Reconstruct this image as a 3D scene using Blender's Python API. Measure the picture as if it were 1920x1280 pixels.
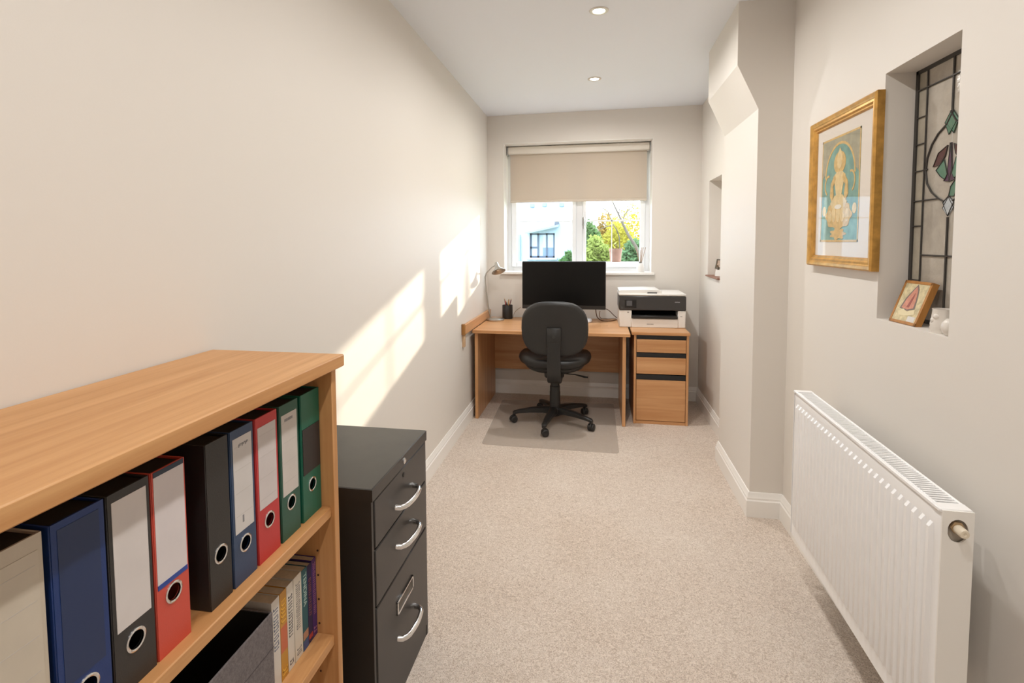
import bpy, bmesh, math, random
import numpy as np
from mathutils import Vector, Matrix, Quaternion

for o_ in list(bpy.data.objects): bpy.data.objects.remove(o_, do_unlink=True)
scene = bpy.context.scene
COL = scene.collection
PI = math.pi

# ------------------------------------------------------------------ camera
CAM_H = 1.45
YAW, PITCH, ROLL = 0.1764, 0.0608, -0.0052
FPX, CX, CY = 987.111, 944.979, 513.23
FW = Vector((-math.sin(YAW)*math.cos(PITCH), math.cos(YAW)*math.cos(PITCH), -math.sin(PITCH)))
_r = Vector((math.cos(YAW), math.sin(YAW), 0)); _u = _r.cross(FW)
RT = _r*math.cos(ROLL) + _u*math.sin(ROLL)
UP = -_r*math.sin(ROLL) + _u*math.cos(ROLL)
EYE = Vector((0, 0, CAM_H))
cam = bpy.data.cameras.new('camera'); camo = bpy.data.objects.new('camera', cam); COL.objects.link(camo)
camo.matrix_world = Matrix(((RT.x, UP.x, -FW.x, 0), (RT.y, UP.y, -FW.y, 0), (RT.z, UP.z, -FW.z, CAM_H), (0, 0, 0, 1)))
cam.sensor_width = 36; cam.sensor_fit = 'HORIZONTAL'; cam.lens = FPX/1920*36
cam.shift_x = (960-CX)/1920; cam.shift_y = (CY-640)/1920
cam.clip_start = 0.02; cam.clip_end = 500
scene.camera = camo

def ray(u, v): return RT*((u-CX)/FPX) - UP*((v-CY)/FPX) + FW
def atX(u, v, x): d = ray(u, v); return EYE + d*(x/d.x)
def atY(u, v, y): d = ray(u, v); return EYE + d*(y/d.y)
def atZ(u, v, z): d = ray(u, v); return EYE + d*((z-CAM_H)/d.z)

# ------------------------------------------------------------------ world, sun, exposure
world = bpy.data.worlds.new('world'); scene.world = world; world.use_nodes = True
bg = world.node_tree.nodes['Background']
bg.inputs['Color'].default_value = (0.76, 0.88, 1.0, 1); bg.inputs['Strength'].default_value = 6.0
sun = bpy.data.lights.new('sun', 'SUN'); suno = bpy.data.objects.new('sun', sun); COL.objects.link(suno)
sun.energy = 5.0; sun.color = (1.0, 0.87, 0.70); sun.angle = math.radians(1.15)
SUN_DIR = Vector((-1, -2.36, -0.61)).normalized()
suno.rotation_euler = SUN_DIR.to_track_quat('-Z', 'Y').to_euler(); suno.location = (4, 12, 5)
vs = scene.view_settings
vs.view_transform = 'Standard'; vs.look = 'None'; vs.gamma = 1.0; vs.use_curve_mapping = False
vs.exposure = 0.66
LAMP_W = [7.5, 9.0, 4.5, 5.5, 6.0]
LAMP_COL = (1.0, 0.98, 0.955)

# ------------------------------------------------------------------ materials
def lin(c):
    c = c/255.0
    return c/12.92 if c <= 0.04045 else ((c+0.055)/1.055)**2.4
def rgb(r, g, b): return (lin(r), lin(g), lin(b), 1)
MATS = {}
def mat(name, col, rough=0.5, metal=0.0, spec=0.5, bump=0.0, bscale=60.0, mottle=0.0, mscale=8.0, coat=0.0, trans=0.0, alpha=1.0, emit=0.0, bdist=0.002, sheen=0.0):
    if name in MATS: return MATS[name]
    m = bpy.data.materials.new(name); m.use_nodes = True; nt = m.node_tree; b = nt.nodes['Principled BSDF']
    b.inputs['Base Color'].default_value = col; b.inputs['Roughness'].default_value = rough
    b.inputs['Metallic'].default_value = metal; b.inputs['Specular IOR Level'].default_value = spec
    b.inputs['Coat Weight'].default_value = coat; b.inputs['Transmission Weight'].default_value = trans
    b.inputs['Alpha'].default_value = alpha; b.inputs['Sheen Weight'].default_value = sheen
    if emit: b.inputs['Emission Color'].default_value = col; b.inputs['Emission Strength'].default_value = emit
    tc = nt.nodes.new('ShaderNodeTexCoord')
    if bump:
        n = nt.nodes.new('ShaderNodeTexNoise'); n.inputs['Scale'].default_value = bscale; n.inputs['Detail'].default_value = 4
        nt.links.new(tc.outputs['Object'], n.inputs['Vector'])
        bp = nt.nodes.new('ShaderNodeBump'); bp.inputs['Strength'].default_value = bump; bp.inputs['Distance'].default_value = bdist
        nt.links.new(n.outputs['Fac'], bp.inputs['Height']); nt.links.new(bp.outputs['Normal'], b.inputs['Normal'])
    if mottle:
        n = nt.nodes.new('ShaderNodeTexNoise'); n.inputs['Scale'].default_value = mscale; n.inputs['Detail'].default_value = 5
        nt.links.new(tc.outputs['Object'], n.inputs['Vector'])
        r = nt.nodes.new('ShaderNodeValToRGB'); e = r.color_ramp.elements
        e[0].position = 0.3; e[1].position = 0.7
        e[0].color = tuple(col[i]*(1-mottle) for i in range(3))+(1,)
        e[1].color = tuple(min(1, col[i]*(1+mottle)) for i in range(3))+(1,)
        nt.links.new(n.outputs['Fac'], r.inputs['Fac']); nt.links.new(r.outputs['Color'], b.inputs['Base Color'])
    MATS[name] = m
    return m

def wood(name, c1, c2, axis, rough=0.42, freq=26.0):
    if name in MATS: return MATS[name]
    m = bpy.data.materials.new(name); m.use_nodes = True; nt = m.node_tree; b = nt.nodes['Principled BSDF']
    tc = nt.nodes.new('ShaderNodeTexCoord'); mp = nt.nodes.new('ShaderNodeMapping')
    s = [freq, freq, freq]; s['xyz'.index(axis)] = freq*0.045
    mp.inputs['Scale'].default_value = s
    nt.links.new(tc.outputs['Object'], mp.inputs['Vector'])
    n = nt.nodes.new('ShaderNodeTexNoise'); n.inputs['Scale'].default_value = 1.0; n.inputs['Detail'].default_value = 7; n.inputs['Roughness'].default_value = 0.62
    n.inputs['Distortion'].default_value = 0.5
    nt.links.new(mp.outputs['Vector'], n.inputs['Vector'])
    r = nt.nodes.new('ShaderNodeValToRGB'); e = r.color_ramp.elements
    e[0].position = 0.28; e[1].position = 0.70; e[0].color = c1; e[1].color = c2
    nt.links.new(n.outputs['Fac'], r.inputs['Fac']); nt.links.new(r.outputs['Color'], b.inputs['Base Color'])
    b.inputs['Roughness'].default_value = rough; b.inputs['Specular IOR Level'].default_value = 0.4
    bp = nt.nodes.new('ShaderNodeBump'); bp.inputs['Strength'].default_value = 0.05; bp.inputs['Distance'].default_value = 0.001
    nt.links.new(n.outputs['Fac'], bp.inputs['Height']); nt.links.new(bp.outputs['Normal'], b.inputs['Normal'])
    MATS[name] = m
    return m

def glass_mat(name, tint=(0.96, 0.98, 0.98, 1), refl=0.04, graze=0.8):
    m = bpy.data.materials.new(name); m.use_nodes = True; nt = m.node_tree
    for n in list(nt.nodes): nt.nodes.remove(n)
    out = nt.nodes.new('ShaderNodeOutputMaterial'); mx = nt.nodes.new('ShaderNodeMixShader'); lw_ = nt.nodes.new('ShaderNodeLayerWeight'); lw_.inputs['Blend'].default_value = 0.5
    pw = nt.nodes.new('ShaderNodeMath'); pw.operation = 'POWER'; pw.inputs[1].default_value = 4.0
    fr = nt.nodes.new('ShaderNodeMath'); fr.operation = 'MULTIPLY_ADD'; fr.inputs[1].default_value = graze; fr.inputs[2].default_value = refl
    nt.links.new(lw_.outputs['Facing'], pw.inputs[0]); nt.links.new(pw.outputs[0], fr.inputs[0])
    t = nt.nodes.new('ShaderNodeBsdfTransparent'); g = nt.nodes.new('ShaderNodeBsdfGlossy')
    t.inputs['Color'].default_value = tint; g.inputs['Roughness'].default_value = 0.02
    nt.links.new(fr.outputs[0], mx.inputs[0]); nt.links.new(t.outputs[0], mx.inputs[1]); nt.links.new(g.outputs[0], mx.inputs[2]); nt.links.new(mx.outputs[0], out.inputs[0])
    MATS[name] = m
    return m

def add_translucent(m, col, fac):
    nt = m.node_tree; b = nt.nodes['Principled BSDF']; out = nt.nodes['Material Output']
    tr = nt.nodes.new('ShaderNodeBsdfTranslucent'); mx = nt.nodes.new('ShaderNodeMixShader'); mx.inputs[0].default_value = fac
    tr.inputs['Color'].default_value = col; nt.links.new(b.outputs[0], mx.inputs[1]); nt.links.new(tr.outputs[0], mx.inputs[2]); nt.links.new(mx.outputs[0], out.inputs['Surface'])
    return m

def carpet_mat():
    m = bpy.data.materials.new('carpet_pile'); m.use_nodes = True; nt = m.node_tree; b = nt.nodes['Principled BSDF']
    tc = nt.nodes.new('ShaderNodeTexCoord')
    def noise(scale, det, dist):
        n = nt.nodes.new('ShaderNodeTexNoise'); n.inputs['Scale'].default_value = scale; n.inputs['Detail'].default_value = det
        n.inputs['Distortion'].default_value = dist; nt.links.new(tc.outputs['Object'], n.inputs['Vector']); return n
    a = noise(95, 3, 2.2); c = noise(330, 2, 0.6); d = noise(2.2, 3, 0.2)
    r1 = nt.nodes.new('ShaderNodeValToRGB'); e = r1.color_ramp.elements
    e[0].position = 0.36; e[1].position = 0.60
    e[0].color = rgb(200, 182, 166); e[1].color = rgb(240, 226, 213)
    nt.links.new(a.outputs['Fac'], r1.inputs['Fac'])
    mx = nt.nodes.new('ShaderNodeMix'); mx.data_type = 'RGBA'; mx.blend_type = 'OVERLAY'; mx.inputs['Factor'].default_value = 0.45
    nt.links.new(r1.outputs['Color'], mx.inputs['A']); nt.links.new(c.outputs['Fac'], mx.inputs['B'])
    mx2 = nt.nodes.new('ShaderNodeMix'); mx2.data_type = 'RGBA'; mx2.blend_type = 'SOFT_LIGHT'; mx2.inputs['Factor'].default_value = 0.35
    nt.links.new(mx.outputs['Result'], mx2.inputs['A']); nt.links.new(d.outputs['Fac'], mx2.inputs['B'])
    nt.links.new(mx2.outputs['Result'], b.inputs['Base Color'])
    b.inputs['Roughness'].default_value = 0.95; b.inputs['Specular IOR Level'].default_value = 0.1
    ad = nt.nodes.new('ShaderNodeMath'); ad.operation = 'ADD'
    nt.links.new(a.outputs['Fac'], ad.inputs[0]); nt.links.new(c.outputs['Fac'], ad.inputs[1])
    bp = nt.nodes.new('ShaderNodeBump'); bp.inputs['Strength'].default_value = 0.7; bp.inputs['Distance'].default_value = 0.006
    nt.links.new(ad.outputs[0], bp.inputs['Height']); nt.links.new(bp.outputs['Normal'], b.inputs['Normal'])
    MATS['carpet_pile'] = m
    return m

M_WALL = mat('wall_paint', rgb(231, 225, 217), 0.5, spec=0.22, bump=0.05, bscale=220)
M_CEIL = mat('ceiling_paint', rgb(240, 243, 249), 0.8, spec=0.2, bump=0.03, bscale=150)
M_TRIM = mat('gloss_white_trim', rgb(249, 246, 241), 0.3, spec=0.5)
M_UPVC = mat('window_white', rgb(240, 241, 243), 0.28)
M_REVEAL = mat('reveal_white', rgb(240, 236, 230), 0.5)
M_CARPET = carpet_mat()
OAK1, OAK2 = rgb(186, 129, 76), rgb(217, 166, 112)
M_OAK = {a: wood('oak_grain_'+a, OAK1, OAK2, a) for a in 'xyz'}
BE1, BE2 = rgb(192, 136, 86), rgb(222, 172, 124)
M_BEECH = {a: wood('beech_grain_'+a, BE1, BE2, a, 0.33, 20) for a in 'xyz'}
M_BLACK = mat('black_plastic', rgb(34, 33, 32), 0.45)
M_FABRIC = mat('black_fabric', rgb(31, 29, 28), 0.75, bump=0.3, bscale=500, sheen=0.2)
M_LEATHER = mat('black_vinyl', rgb(28, 26, 25), 0.38, bump=0.1, bscale=250)
M_STEEL = mat('brushed_steel', rgb(186, 181, 173), 0.34, metal=0.85)
M_CHROME = mat('chrome', rgb(225, 225, 225), 0.14, metal=1.0)
M_CABINET = mat('black_steel_paint', rgb(43, 40, 38), 0.36, bump=0.04, bscale=300, mottle=0.25, mscale=3)
M_RAD = mat('radiator_enamel', rgb(251, 250, 249), 0.3)
M_DARK = mat('dark_void', rgb(14, 13, 12), 0.9, spec=0.1)
M_WHITE = mat('white_plastic', rgb(232, 228, 222), 0.4)
M_PAPER = mat('paper', rgb(226, 221, 214), 0.8, mottle=0.04, mscale=20)
M_GLASS = glass_mat('window_glass')
M_GOLD = mat('antique_gold', rgb(206, 158, 84), 0.36, metal=0.6, mottle=0.2, mscale=30)

# ------------------------------------------------------------------ mesh builder
class MB:
    def __init__(s): s.v = []; s.f = []
    def add(s, vs, fs):
        k = len(s.v); s.v += [Vector(p) for p in vs]; s.f += [tuple(i+k for i in f) for f in fs]; return s
    def box(s, x0, x1, y0, y1, z0, z1, c=0.0):
        if x0 > x1: x0, x1 = x1, x0
        if y0 > y1: y0, y1 = y1, y0
        if z0 > z1: z0, z1 = z1, z0
        if c <= 0:
            P = [(x, y, z) for x in (x0, x1) for y in (y0, y1) for z in (z0, z1)]
            return s.add(P, [(0, 1, 3, 2), (4, 6, 7, 5), (0, 4, 5, 1), (2, 3, 7, 6), (0, 2, 6, 4), (1, 5, 7, 3)])
        c = min(c, (x1-x0)*.45, (y1-y0)*.45, (z1-z0)*.45)
        V = []; ix = {}
        for i, x in enumerate((x0, x1)):
            for j, y in enumerate((y0, y1)):
                for k, z in enumerate((z0, z1)):
                    xi = x+c*(1-2*i); yi = y+c*(1-2*j); zi = z+c*(1-2*k)
                    for a, p in enumerate(((x, yi, zi), (xi, y, zi), (xi, yi, z))):
                        ix[(i, j, k, a)] = len(V); V.append(p)
        F = []
        for i in (0, 1):
            F.append([ix[(i, j, k, 0)] for j, k in ((0, 0), (0, 1), (1, 1), (1, 0))])
            F.append([ix[(j, i, k, 1)] for j, k in ((0, 0), (0, 1), (1, 1), (1, 0))])
            F.append([ix[(j, k, i, 2)] for j, k in ((0, 0), (0, 1), (1, 1), (1, 0))])
            for j in (0, 1):
                F.append([ix[(i, j, 0, 0)], ix[(i, j, 1, 0)], ix[(i, j, 1, 1)], ix[(i, j, 0, 1)]])
                F.append([ix[(i, 0, j, 0)], ix[(i, 1, j, 0)], ix[(i, 1, j, 2)], ix[(i, 0, j, 2)]])
                F.append([ix[(0, i, j, 1)], ix[(1, i, j, 1)], ix[(1, i, j, 2)], ix[(0, i, j, 2)]])
                for k in (0, 1): F.append([ix[(i, j, k, a)] for a in range(3)])
        return s.add(V, F)
    def rings(s, R, cap=True, close=True):
        n = len(R[0]); V = [p for r in R for p in r]; F = []
        for a in range(len(R)-1):
            for i in range(n if close else n-1):
                j = (i+1) % n; F.append((a*n+i, a*n+j, (a+1)*n+j, (a+1)*n+i))
        if cap and close: F.append(tuple(range(n))); F.append(tuple((len(R)-1)*n+i for i in range(n)))
        return s.add(V, F)
    def tube(s, path, r, n=10, cap=True, flat=1.0):
        P = [Vector(p) for p in path]; m = len(P); rs = r if isinstance(r, (list, tuple)) else [r]*m
        T = [(P[min(i+1, m-1)]-P[max(i-1, 0)]).normalized() for i in range(m)]
        a = Vector((0, 0, 1)) if abs(T[0].z) < 0.9 else Vector((1, 0, 0))
        N = (a-T[0]*a.dot(T[0])).normalized(); R = []
        for i in range(m):
            N = (N-T[i]*N.dot(T[i])).normalized(); B = T[i].cross(N)
            R.append([P[i]+(N*math.cos(2*PI*k/n)*flat+B*math.sin(2*PI*k/n))*rs[i] for k in range(n)])
        return s.rings(R, cap)
    def lathe(s, prof, c=(0, 0, 0), n=24, axis=(0, 0, 1), cap=True):
        q = Vector((0, 0, 1)).rotation_difference(Vector(axis).normalized()); c = Vector(c)
        return s.rings([[c+q @ Vector((max(r, 1e-5)*math.cos(2*PI*k/n), max(r, 1e-5)*math.sin(2*PI*k/n), z)) for k in range(n)] for r, z in prof], cap)
    def prism(s, poly, axis, a, b):
        def P(p, t):
            return (t, p[0], p[1]) if axis == 'x' else ((p[0], t, p[1]) if axis == 'y' else (p[0], p[1], t))
        return s.rings([[P(p, a) for p in poly], [P(p, b) for p in poly]])
    def plate_hole(s, axis, a, b, u0, u1, v0, v1, cu, cv, hr, hr2=None, n=24):
        """plate with an elliptic hole, thick from a to b along axis"""
        hr2 = hr2 or hr
        def P(p, t):
            return (t, p[0], p[1]) if axis == 'x' else ((p[0], t, p[1]) if axis == 'y' else (p[0], p[1], t))
        inn = []; out = []
        ang = sorted([2*PI*k/n for k in range(n)] + [math.atan2(v-cv, u-cu) % (2*PI) for u in (u0, u1) for v in (v0, v1)])
        for t in ang:
            du, dv = math.cos(t), math.sin(t)
            k = min([(u1-cu)/du if du > 1e-9 else 1e9, (u0-cu)/du if du < -1e-9 else 1e9, (v1-cv)/dv if dv > 1e-9 else 1e9, (v0-cv)/dv if dv < -1e-9 else 1e9])
            inn.append((cu+hr*du, cv+hr2*dv)); out.append((cu+k*du, cv+k*dv))
        R = [[P(p, a) for p in inn], [P(p, a) for p in out], [P(p, b) for p in out], [P(p, b) for p in inn], [P(p, a) for p in inn]]
        return s.rings(R, cap=False)
    def xf(s, M, start=0):
        for i in range(start, len(s.v)): s.v[i] = M @ s.v[i]
        return s

BASE = {}
def finish(name, mb, m, base, smooth):
    me = bpy.data.meshes.new(name)
    me.from_pydata([tuple(p-base) for p in mb.v], [], mb.f)
    bm = bmesh.new(); bm.from_mesh(me)
    bmesh.ops.remove_doubles(bm, verts=bm.verts, dist=1e-6)
    bmesh.ops.recalc_face_normals(bm, faces=bm.faces); bm.to_mesh(me); bm.free()
    me.materials.append(m)
    if smooth is not None:
        me.polygons.foreach_set('use_smooth', [True]*len(me.polygons))
        me.set_sharp_from_angle(angle=math.radians(smooth))
    me.update()
    return me
def part(name, mb, m, parent, smooth=38, label=None, kind=None):
    base = BASE[parent.name]
    o = bpy.data.objects.new(name, finish(name, mb, m, base, smooth)); COL.objects.link(o); o.parent = parent
    BASE[o.name] = base
    if label: o['label'] = label
    if kind: o['kind'] = kind
    return o
def thing(name, label, cat, loc, group=None, local=False, rot=None):
    o = bpy.data.objects.new(name, None); COL.objects.link(o); o.location = loc
    o.empty_display_size = 0.05
    if rot: o.rotation_euler = rot
    o['label'] = label; o['category'] = cat
    if group: o['group'] = group
    BASE[o.name] = Vector((0, 0, 0)) if (local or rot) else Vector(loc)
    return o
def single(name, mb, m, label, cat, loc, group=None, smooth=38):
    o = bpy.data.objects.new(name, finish(name, mb, m, Vector(loc), smooth)); COL.objects.link(o); o.location = loc
    o['label'] = label; o['category'] = cat
    if group: o['group'] = group
    BASE[o.name] = Vector(loc)
    return o
def struct(name, mb, m, label=None, smooth=None, parent=None):
    o = bpy.data.objects.new(name, finish(name, mb, m, Vector((0, 0, 0)), smooth)); COL.objects.link(o)
    o['kind'] = 'structure'
    if label: o['label'] = label
    BASE[o.name] = Vector((0, 0, 0))
    return o
def sgnpow(c, e): return math.copysign(abs(c)**e, c)
def superell(a, b, n=3.0, k=40): return [(a*sgnpow(math.cos(2*PI*i/k), 2/n), b*sgnpow(math.sin(2*PI*i/k), 2/n)) for i in range(k)]

# ------------------------------------------------------------------ the room shell
XLF = lambda y: -1.008-0.006*(y-1.2)
YB, XR, XP, YP, YP2, XN = 4.927, 0.8966, 0.794, 2.885, 3.60, 0.956
XP2, Z1, Z2 = 0.690, 2.113, 2.335
Y0 = -1.6; ZT = 2.80
CEIL = lambda x, y: 2.64-0.004*(y-4.93)+0.007*(x-0.9)
WX0, WX1, WZ0, WZ1 = -0.879, 0.483, 1.150, 2.370

struct('floor', MB().box(-1.25, 1.30, Y0-.2, YB+.30, -0.12, 0.0), M_CARPET, 'beige short pile carpet covering the whole room floor')
c = MB(); P4 = [(-1.25, Y0-.2), (1.30, Y0-.2), (1.30, YB+.30), (-1.25, YB+.30)]
DL = [(-0.001, 2.848), (-0.031, 3.991), (0.03, 1.70), (0.03, 0.55), (0.03, -0.60)]
c.rings([[(x, y, CEIL(x, y)) for x, y in P4], [(x, y, 2.95) for x, y in P4]])
struct('ceiling', c, M_CEIL, 'plain white ceiling')
w = MB(); w.rings([[(XLF(Y0-.2), Y0-.2, z), (XLF(YB+.3), YB+.3, z), (-1.25, YB+.3, z), (-1.25, Y0-.2, z)] for z in (-.12, ZT)])
struct('wall_left', w, M_WALL, 'long cream wall catching the low sun')
w = MB()
w.box(-1.25, WX0, YB, 5.24, -.12, ZT); w.box(WX1, 1.30, YB, 5.24, -.12, ZT); w.box(WX0, WX1, YB, 5.24, -.12, WZ0); w.box(WX0, WX1, YB, 5.24, WZ1, ZT)
struct('wall_back', w, M_WALL, 'cream end wall with the window')
# far right wall with its niche
NF = (4.135, 4.575, 1.160, 1.937)
w = MB()
w.box(XR, 1.30, YP2-.05, NF[0], -.12, ZT); w.box(XR, 1.30, NF[1], YB+.01, -.12, ZT); w.box(XR, 1.30, NF[0], NF[1], -.12, NF[2]); w.box(XR, 1.30, NF[0], NF[1], NF[3], ZT)
w.box(XR+.16, 1.30, NF[0]-.01, NF[1]+.01, NF[2]-.01, NF[3]+.01)
struct('wall_right_far', w, M_WALL, 'cream wall beside the desk with a slim niche')
# pillar with the stepped bulkhead
w = MB(); w.prism([(1.30, -.12), (XP, -.12), (XP, Z1), (XP2, Z2), (XP2, ZT), (1.30, ZT)], 'y', YP, YP2)
struct('wall_right_pillar', w, M_WALL, 'cream chimney pillar stepping out under the ceiling')
# near right wall with the leaded window
NN = (1.636, 2.017, 1.178, 2.010); GX = 1.052
w = MB()
w.box(XN, 1.30, Y0-.2, NN[0], -.12, ZT); w.box(XN, 1.30, NN[1], YP+.02, -.12, ZT); w.box(XN, 1.30, NN[0], NN[1], -.12, NN[2]); w.box(XN, 1.30, NN[0], NN[1], NN[3], ZT)
struct('wall_right_near', w, M_WALL, 'cream wall above the radiator')
struct('wall_front', MB().box(-1.25, 1.30, Y0-.2, Y0, -.12, ZT), M_WALL)

HB = 0.129
PROF = [(0, 0), (.018, 0), (.018, .086), (.0135, .092), (.0135, .101), (.010, .108), (.0075, .121), (.004, .129), (0, .129)]
def skirt(name, pts):
    """pts run with the room on the left hand side"""
    mb = MB(); R = []
    P = [Vector((x, y)) for x, y in pts]
    for i in range(len(P)):
        d0 = (P[i]-P[i-1]).normalized() if i > 0 else None
        d1 = (P[i+1]-P[i]).normalized() if i < len(P)-1 else None
        d0 = d0 or d1; d1 = d1 or d0
        n0 = Vector((-d0.y, d0.x)); n1 = Vector((-d1.y, d1.x)); b = (n0+n1); b = b/(1+n0.dot(n1))
        R.append([(P[i].x+b.x*o, P[i].y+b.y*o, z) for o, z in PROF])
    mb.rings(R)
    return struct(name, mb, M_TRIM, smooth=25)
skirt('baseboard_left', [(XLF(YB), YB), (XLF(Y0), Y0)])
skirt('baseboard_back', [(XR, YB), (XLF(YB), YB)])
skirt('baseboard_right_far', [(XR, YP2), (XR, YB)])
skirt('baseboard_right_pillar', [(XN, YP), (XP, YP), (XP, YP2), (XR, YP2)])
skirt('baseboard_right_near', [(XN, Y0), (XN, YP)])

# ------------------------------------------------------------------ window
win = MB(); FY0, FY1 = 5.135, 5.195
def frame(mb, x0, x1, z0, z1, t, y0, y1, ch=.004, tb=None):
    tb = tb or t
    mb.box(x0, x0+t, y0, y1, z0, z1, ch); mb.box(x1-t, x1, y0, y1, z0, z1, ch)
    mb.box(x0+t, x1-t, y0, y1, z1-t, z1, ch); mb.box(x0+t, x1-t, y0, y1, z0, z0+tb, ch)
frame(win, WX0, WX1, WZ0+.012, WZ1, .055, FY0, FY1); win.box(-.205, -.145, FY0, FY1, WZ0+.06, WZ1-.05, .004)
wx = lambda u: atY(u, 440, 5.15).x
wo = struct('window_1', win, M_UPVC, 'white double casement window above the desk', smooth=None)
cz0 = WZ0+.052; cz1 = WZ1-.045
gz0 = atY(1150, 492, 5.15).z; gz1 = cz1-.05
for gx0, gx1, cx0, cx1 in ((wx(969.7), wx(1072.8), -.835, -.205), (wx(1099), wx(1199.4), -.145, .438)):
    m_ = MB(); y0, y1 = 5.118, 5.180
    m_.box(cx0, gx0, y0, y1, cz0, cz1, .005); m_.box(gx1, cx1, y0, y1, cz0, cz1, .005)
    m_.box(gx0, gx1, y0, y1, gz1, cz1, .005); m_.box(gx0, gx1, y0, y1, cz0, gz0, .005)
    ca = part('casement', m_, M_UPVC, wo)
    part('pane', MB().box(gx0-.005, gx1+.005, 5.152, 5.158, gz0-.005, gz1+.005), M_GLASS, ca, smooth=None)
    left = gx0 < -.5
    zb = atY(1100, 414, 5.15).z
    part('glazing_bar', MB().box(gx0, gx1, 5.1465, 5.1635, zb-(.005 if left else .008), zb+(.005 if left else .008), .001), M_UPVC, ca)
    if not left:
        part('glazing_bar', MB().box(wx(1147)-.005, wx(1147)+.005, 5.1465, 5.1635, gz0, gz1, .001), M_UPVC, ca)
        h = MB().box(-.148, -.123, 5.098, 5.12, 1.60, 1.68, .004); h.tube([(-.136, 5.1, 1.67), (-.136, 5.075, 1.67), (-.136, 5.072, 1.655), (-.134, 5.075, 1.57)], [.008, .009, .010, .007], 8)
        part('handle', h, mat('handle_grey', rgb(170, 168, 165), .3, metal=.6), ca)
rv = MB(); t_ = .006
rv.box(WX0, WX0+t_, YB-.002, FY0, WZ0, WZ1); rv.box(WX1-t_, WX1, YB-.002, FY0, WZ0, WZ1); rv.box(WX0, WX1, YB-.002, FY0, WZ1-t_, WZ1)
part('reveal_lining', rv, M_REVEAL, wo, smooth=None)
part('window_sill', MB().box(WX0-.022, WX1+.022, 4.895, FY0+.005, 1.142, 1.166, .005), M_TRIM, wo)
OSZ = atY(1154, 491, 5.31).z
part('outer_sill', MB().box(WX0-.05, WX1+.05, 5.195, 5.42, OSZ-.03, OSZ, .004), mat('stone_sill', rgb(205, 200, 192), .8), wo)

BLY = 5.085
def bq(u, v): return atY(u, v, BLY)
bx0_, bx1_ = bq(957, 330).x, bq(1213, 330).x; bzt, bzb, bzc = bq(957, 290).z, bq(957, 380.5).z, WZ1-.012
bl = thing('roller_blind', 'beige fabric roller blind pulled halfway down over the window', 'blind', (-.19, BLY, bzc))
part('cassette', MB().box(bx0_-.020, bx1_+.022, BLY-.035, BLY+.028, bzt-.004, bzc, .008), mat('blind_cream', rgb(232, 225, 214), .5), bl)
part('fabric', MB().box(bx0_, bx1_, BLY, BLY+.002, bzb+.015, bzt+.01), add_translucent(mat('blind_fabric', rgb(212, 199, 183), .9, bump=.15, bscale=700, spec=.1), rgb(210, 190, 165), .12), bl)
part('hem_bar', MB().box(bx0_-.001, bx1_+.001, BLY-.006, BLY+.007, bzb, bzb+.024, .005), mat('blind_hem', rgb(212, 199, 183), .85), bl)
for x in (bx0_-.030, bx1_+.022): part('bracket', MB().box(x, x+.010, BLY-.034, BLY+.035, bzt-.01, bzc, .002), mat('bracket_grey', rgb(170, 170, 170), .4), bl)

# ------------------------------------------------------------------ leaded window in the right wall
lead = mat('lead_came', rgb(72, 69, 66), .5, metal=.4)
def obscure(name, col, rough=.16, st=.5):
    return mat(name, col, rough, spec=.6, bump=st, bscale=55, bdist=.004, mottle=.14, mscale=14)
G_CLEAR = obscure('obscure_glass_warm', rgb(182, 174, 162))
G_STRIP = obscure('obscure_glass_strip', rgb(172, 164, 148))
G_ICE = obscure('hammered_glass', rgb(196, 202, 206), .10, .9)
G_GREEN = obscure('green_glass', rgb(96, 134, 114)); G_PURPLE = obscure('purple_glass', rgb(86, 62, 84)); G_PLUM = obscure('plum_glass', rgb(86, 56, 56))
lw = MB(); lw.box(GX-.004, GX+.012, NN[0], NN[0]+.012, NN[2], NN[3]); lw.box(GX-.004, GX+.012, NN[1]-.014, NN[1], NN[2], NN[3])
lw.box(GX-.004, GX+.012, NN[0], NN[1], NN[3]-.012, NN[3]); lw.box(GX-.004, GX+.012, NN[0], NN[1], NN[2], NN[2]+.012)
lwo = struct('window_2', lw, lead, 'leaded stained glass window in a deep niche beside the picture')
def q5(x, y):
    p = atX(1640+x/2.172, 50+y/2.172, GX); return (p.y, p.z)
YCEN = (NN[0]+NN[1])/2
def came(path, r=.0028):
    mb = MB(); mb.tube([(GX-.002, y, z) for y, z in path], r, 6); part('came', mb, lead, lwo)
def mir(path): return [(2*YCEN-y, z) for y, z in path]
yA = (q5(220, 195)[0]+q5(190, 930)[0])/2; yB = min(NN[1]-.03, (q5(328, 150)[0]+q5(290, 950)[0])/2)
zH = q5(220, 245)[1]; zLow = q5(190, 930)[1]
ticks = [q5(190, 370)[1], q5(190, 478)[1], q5(185, 588)[1], q5(180, 710)[1], q5(172, 812)[1], q5(160, 1030)[1]]
zT, zBt = NN[3]-.012, NN[2]+.012; yL = NN[1]-.014; yR = NN[0]+.012
tear = [q5(*p) for p in ((325, 338), (298, 395), (262, 435), (236, 480), (217, 535), (210, 590), (216, 640), (235, 675), (262, 700), (285, 712))]
tipB = q5(285, 712)
came([(yA, zBt), (yA, zT)]); came(mir([(yA, zBt), (yA, zT)]))
came([(yL, zH), (yR, zH)]); came([(yB, zT), (yB, tear[0][1])]); came(mir([(yB, zT), (yB, tear[0][1])]))
zD0, zD1 = q5(302, 690)[1], q5(300, 775)[1]
came([(yB, zD1), (yB, zBt)]); came(mir([(yB, zD1), (yB, zBt)])); came([(yA, zLow), (2*YCEN-yA, zLow)])
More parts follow.
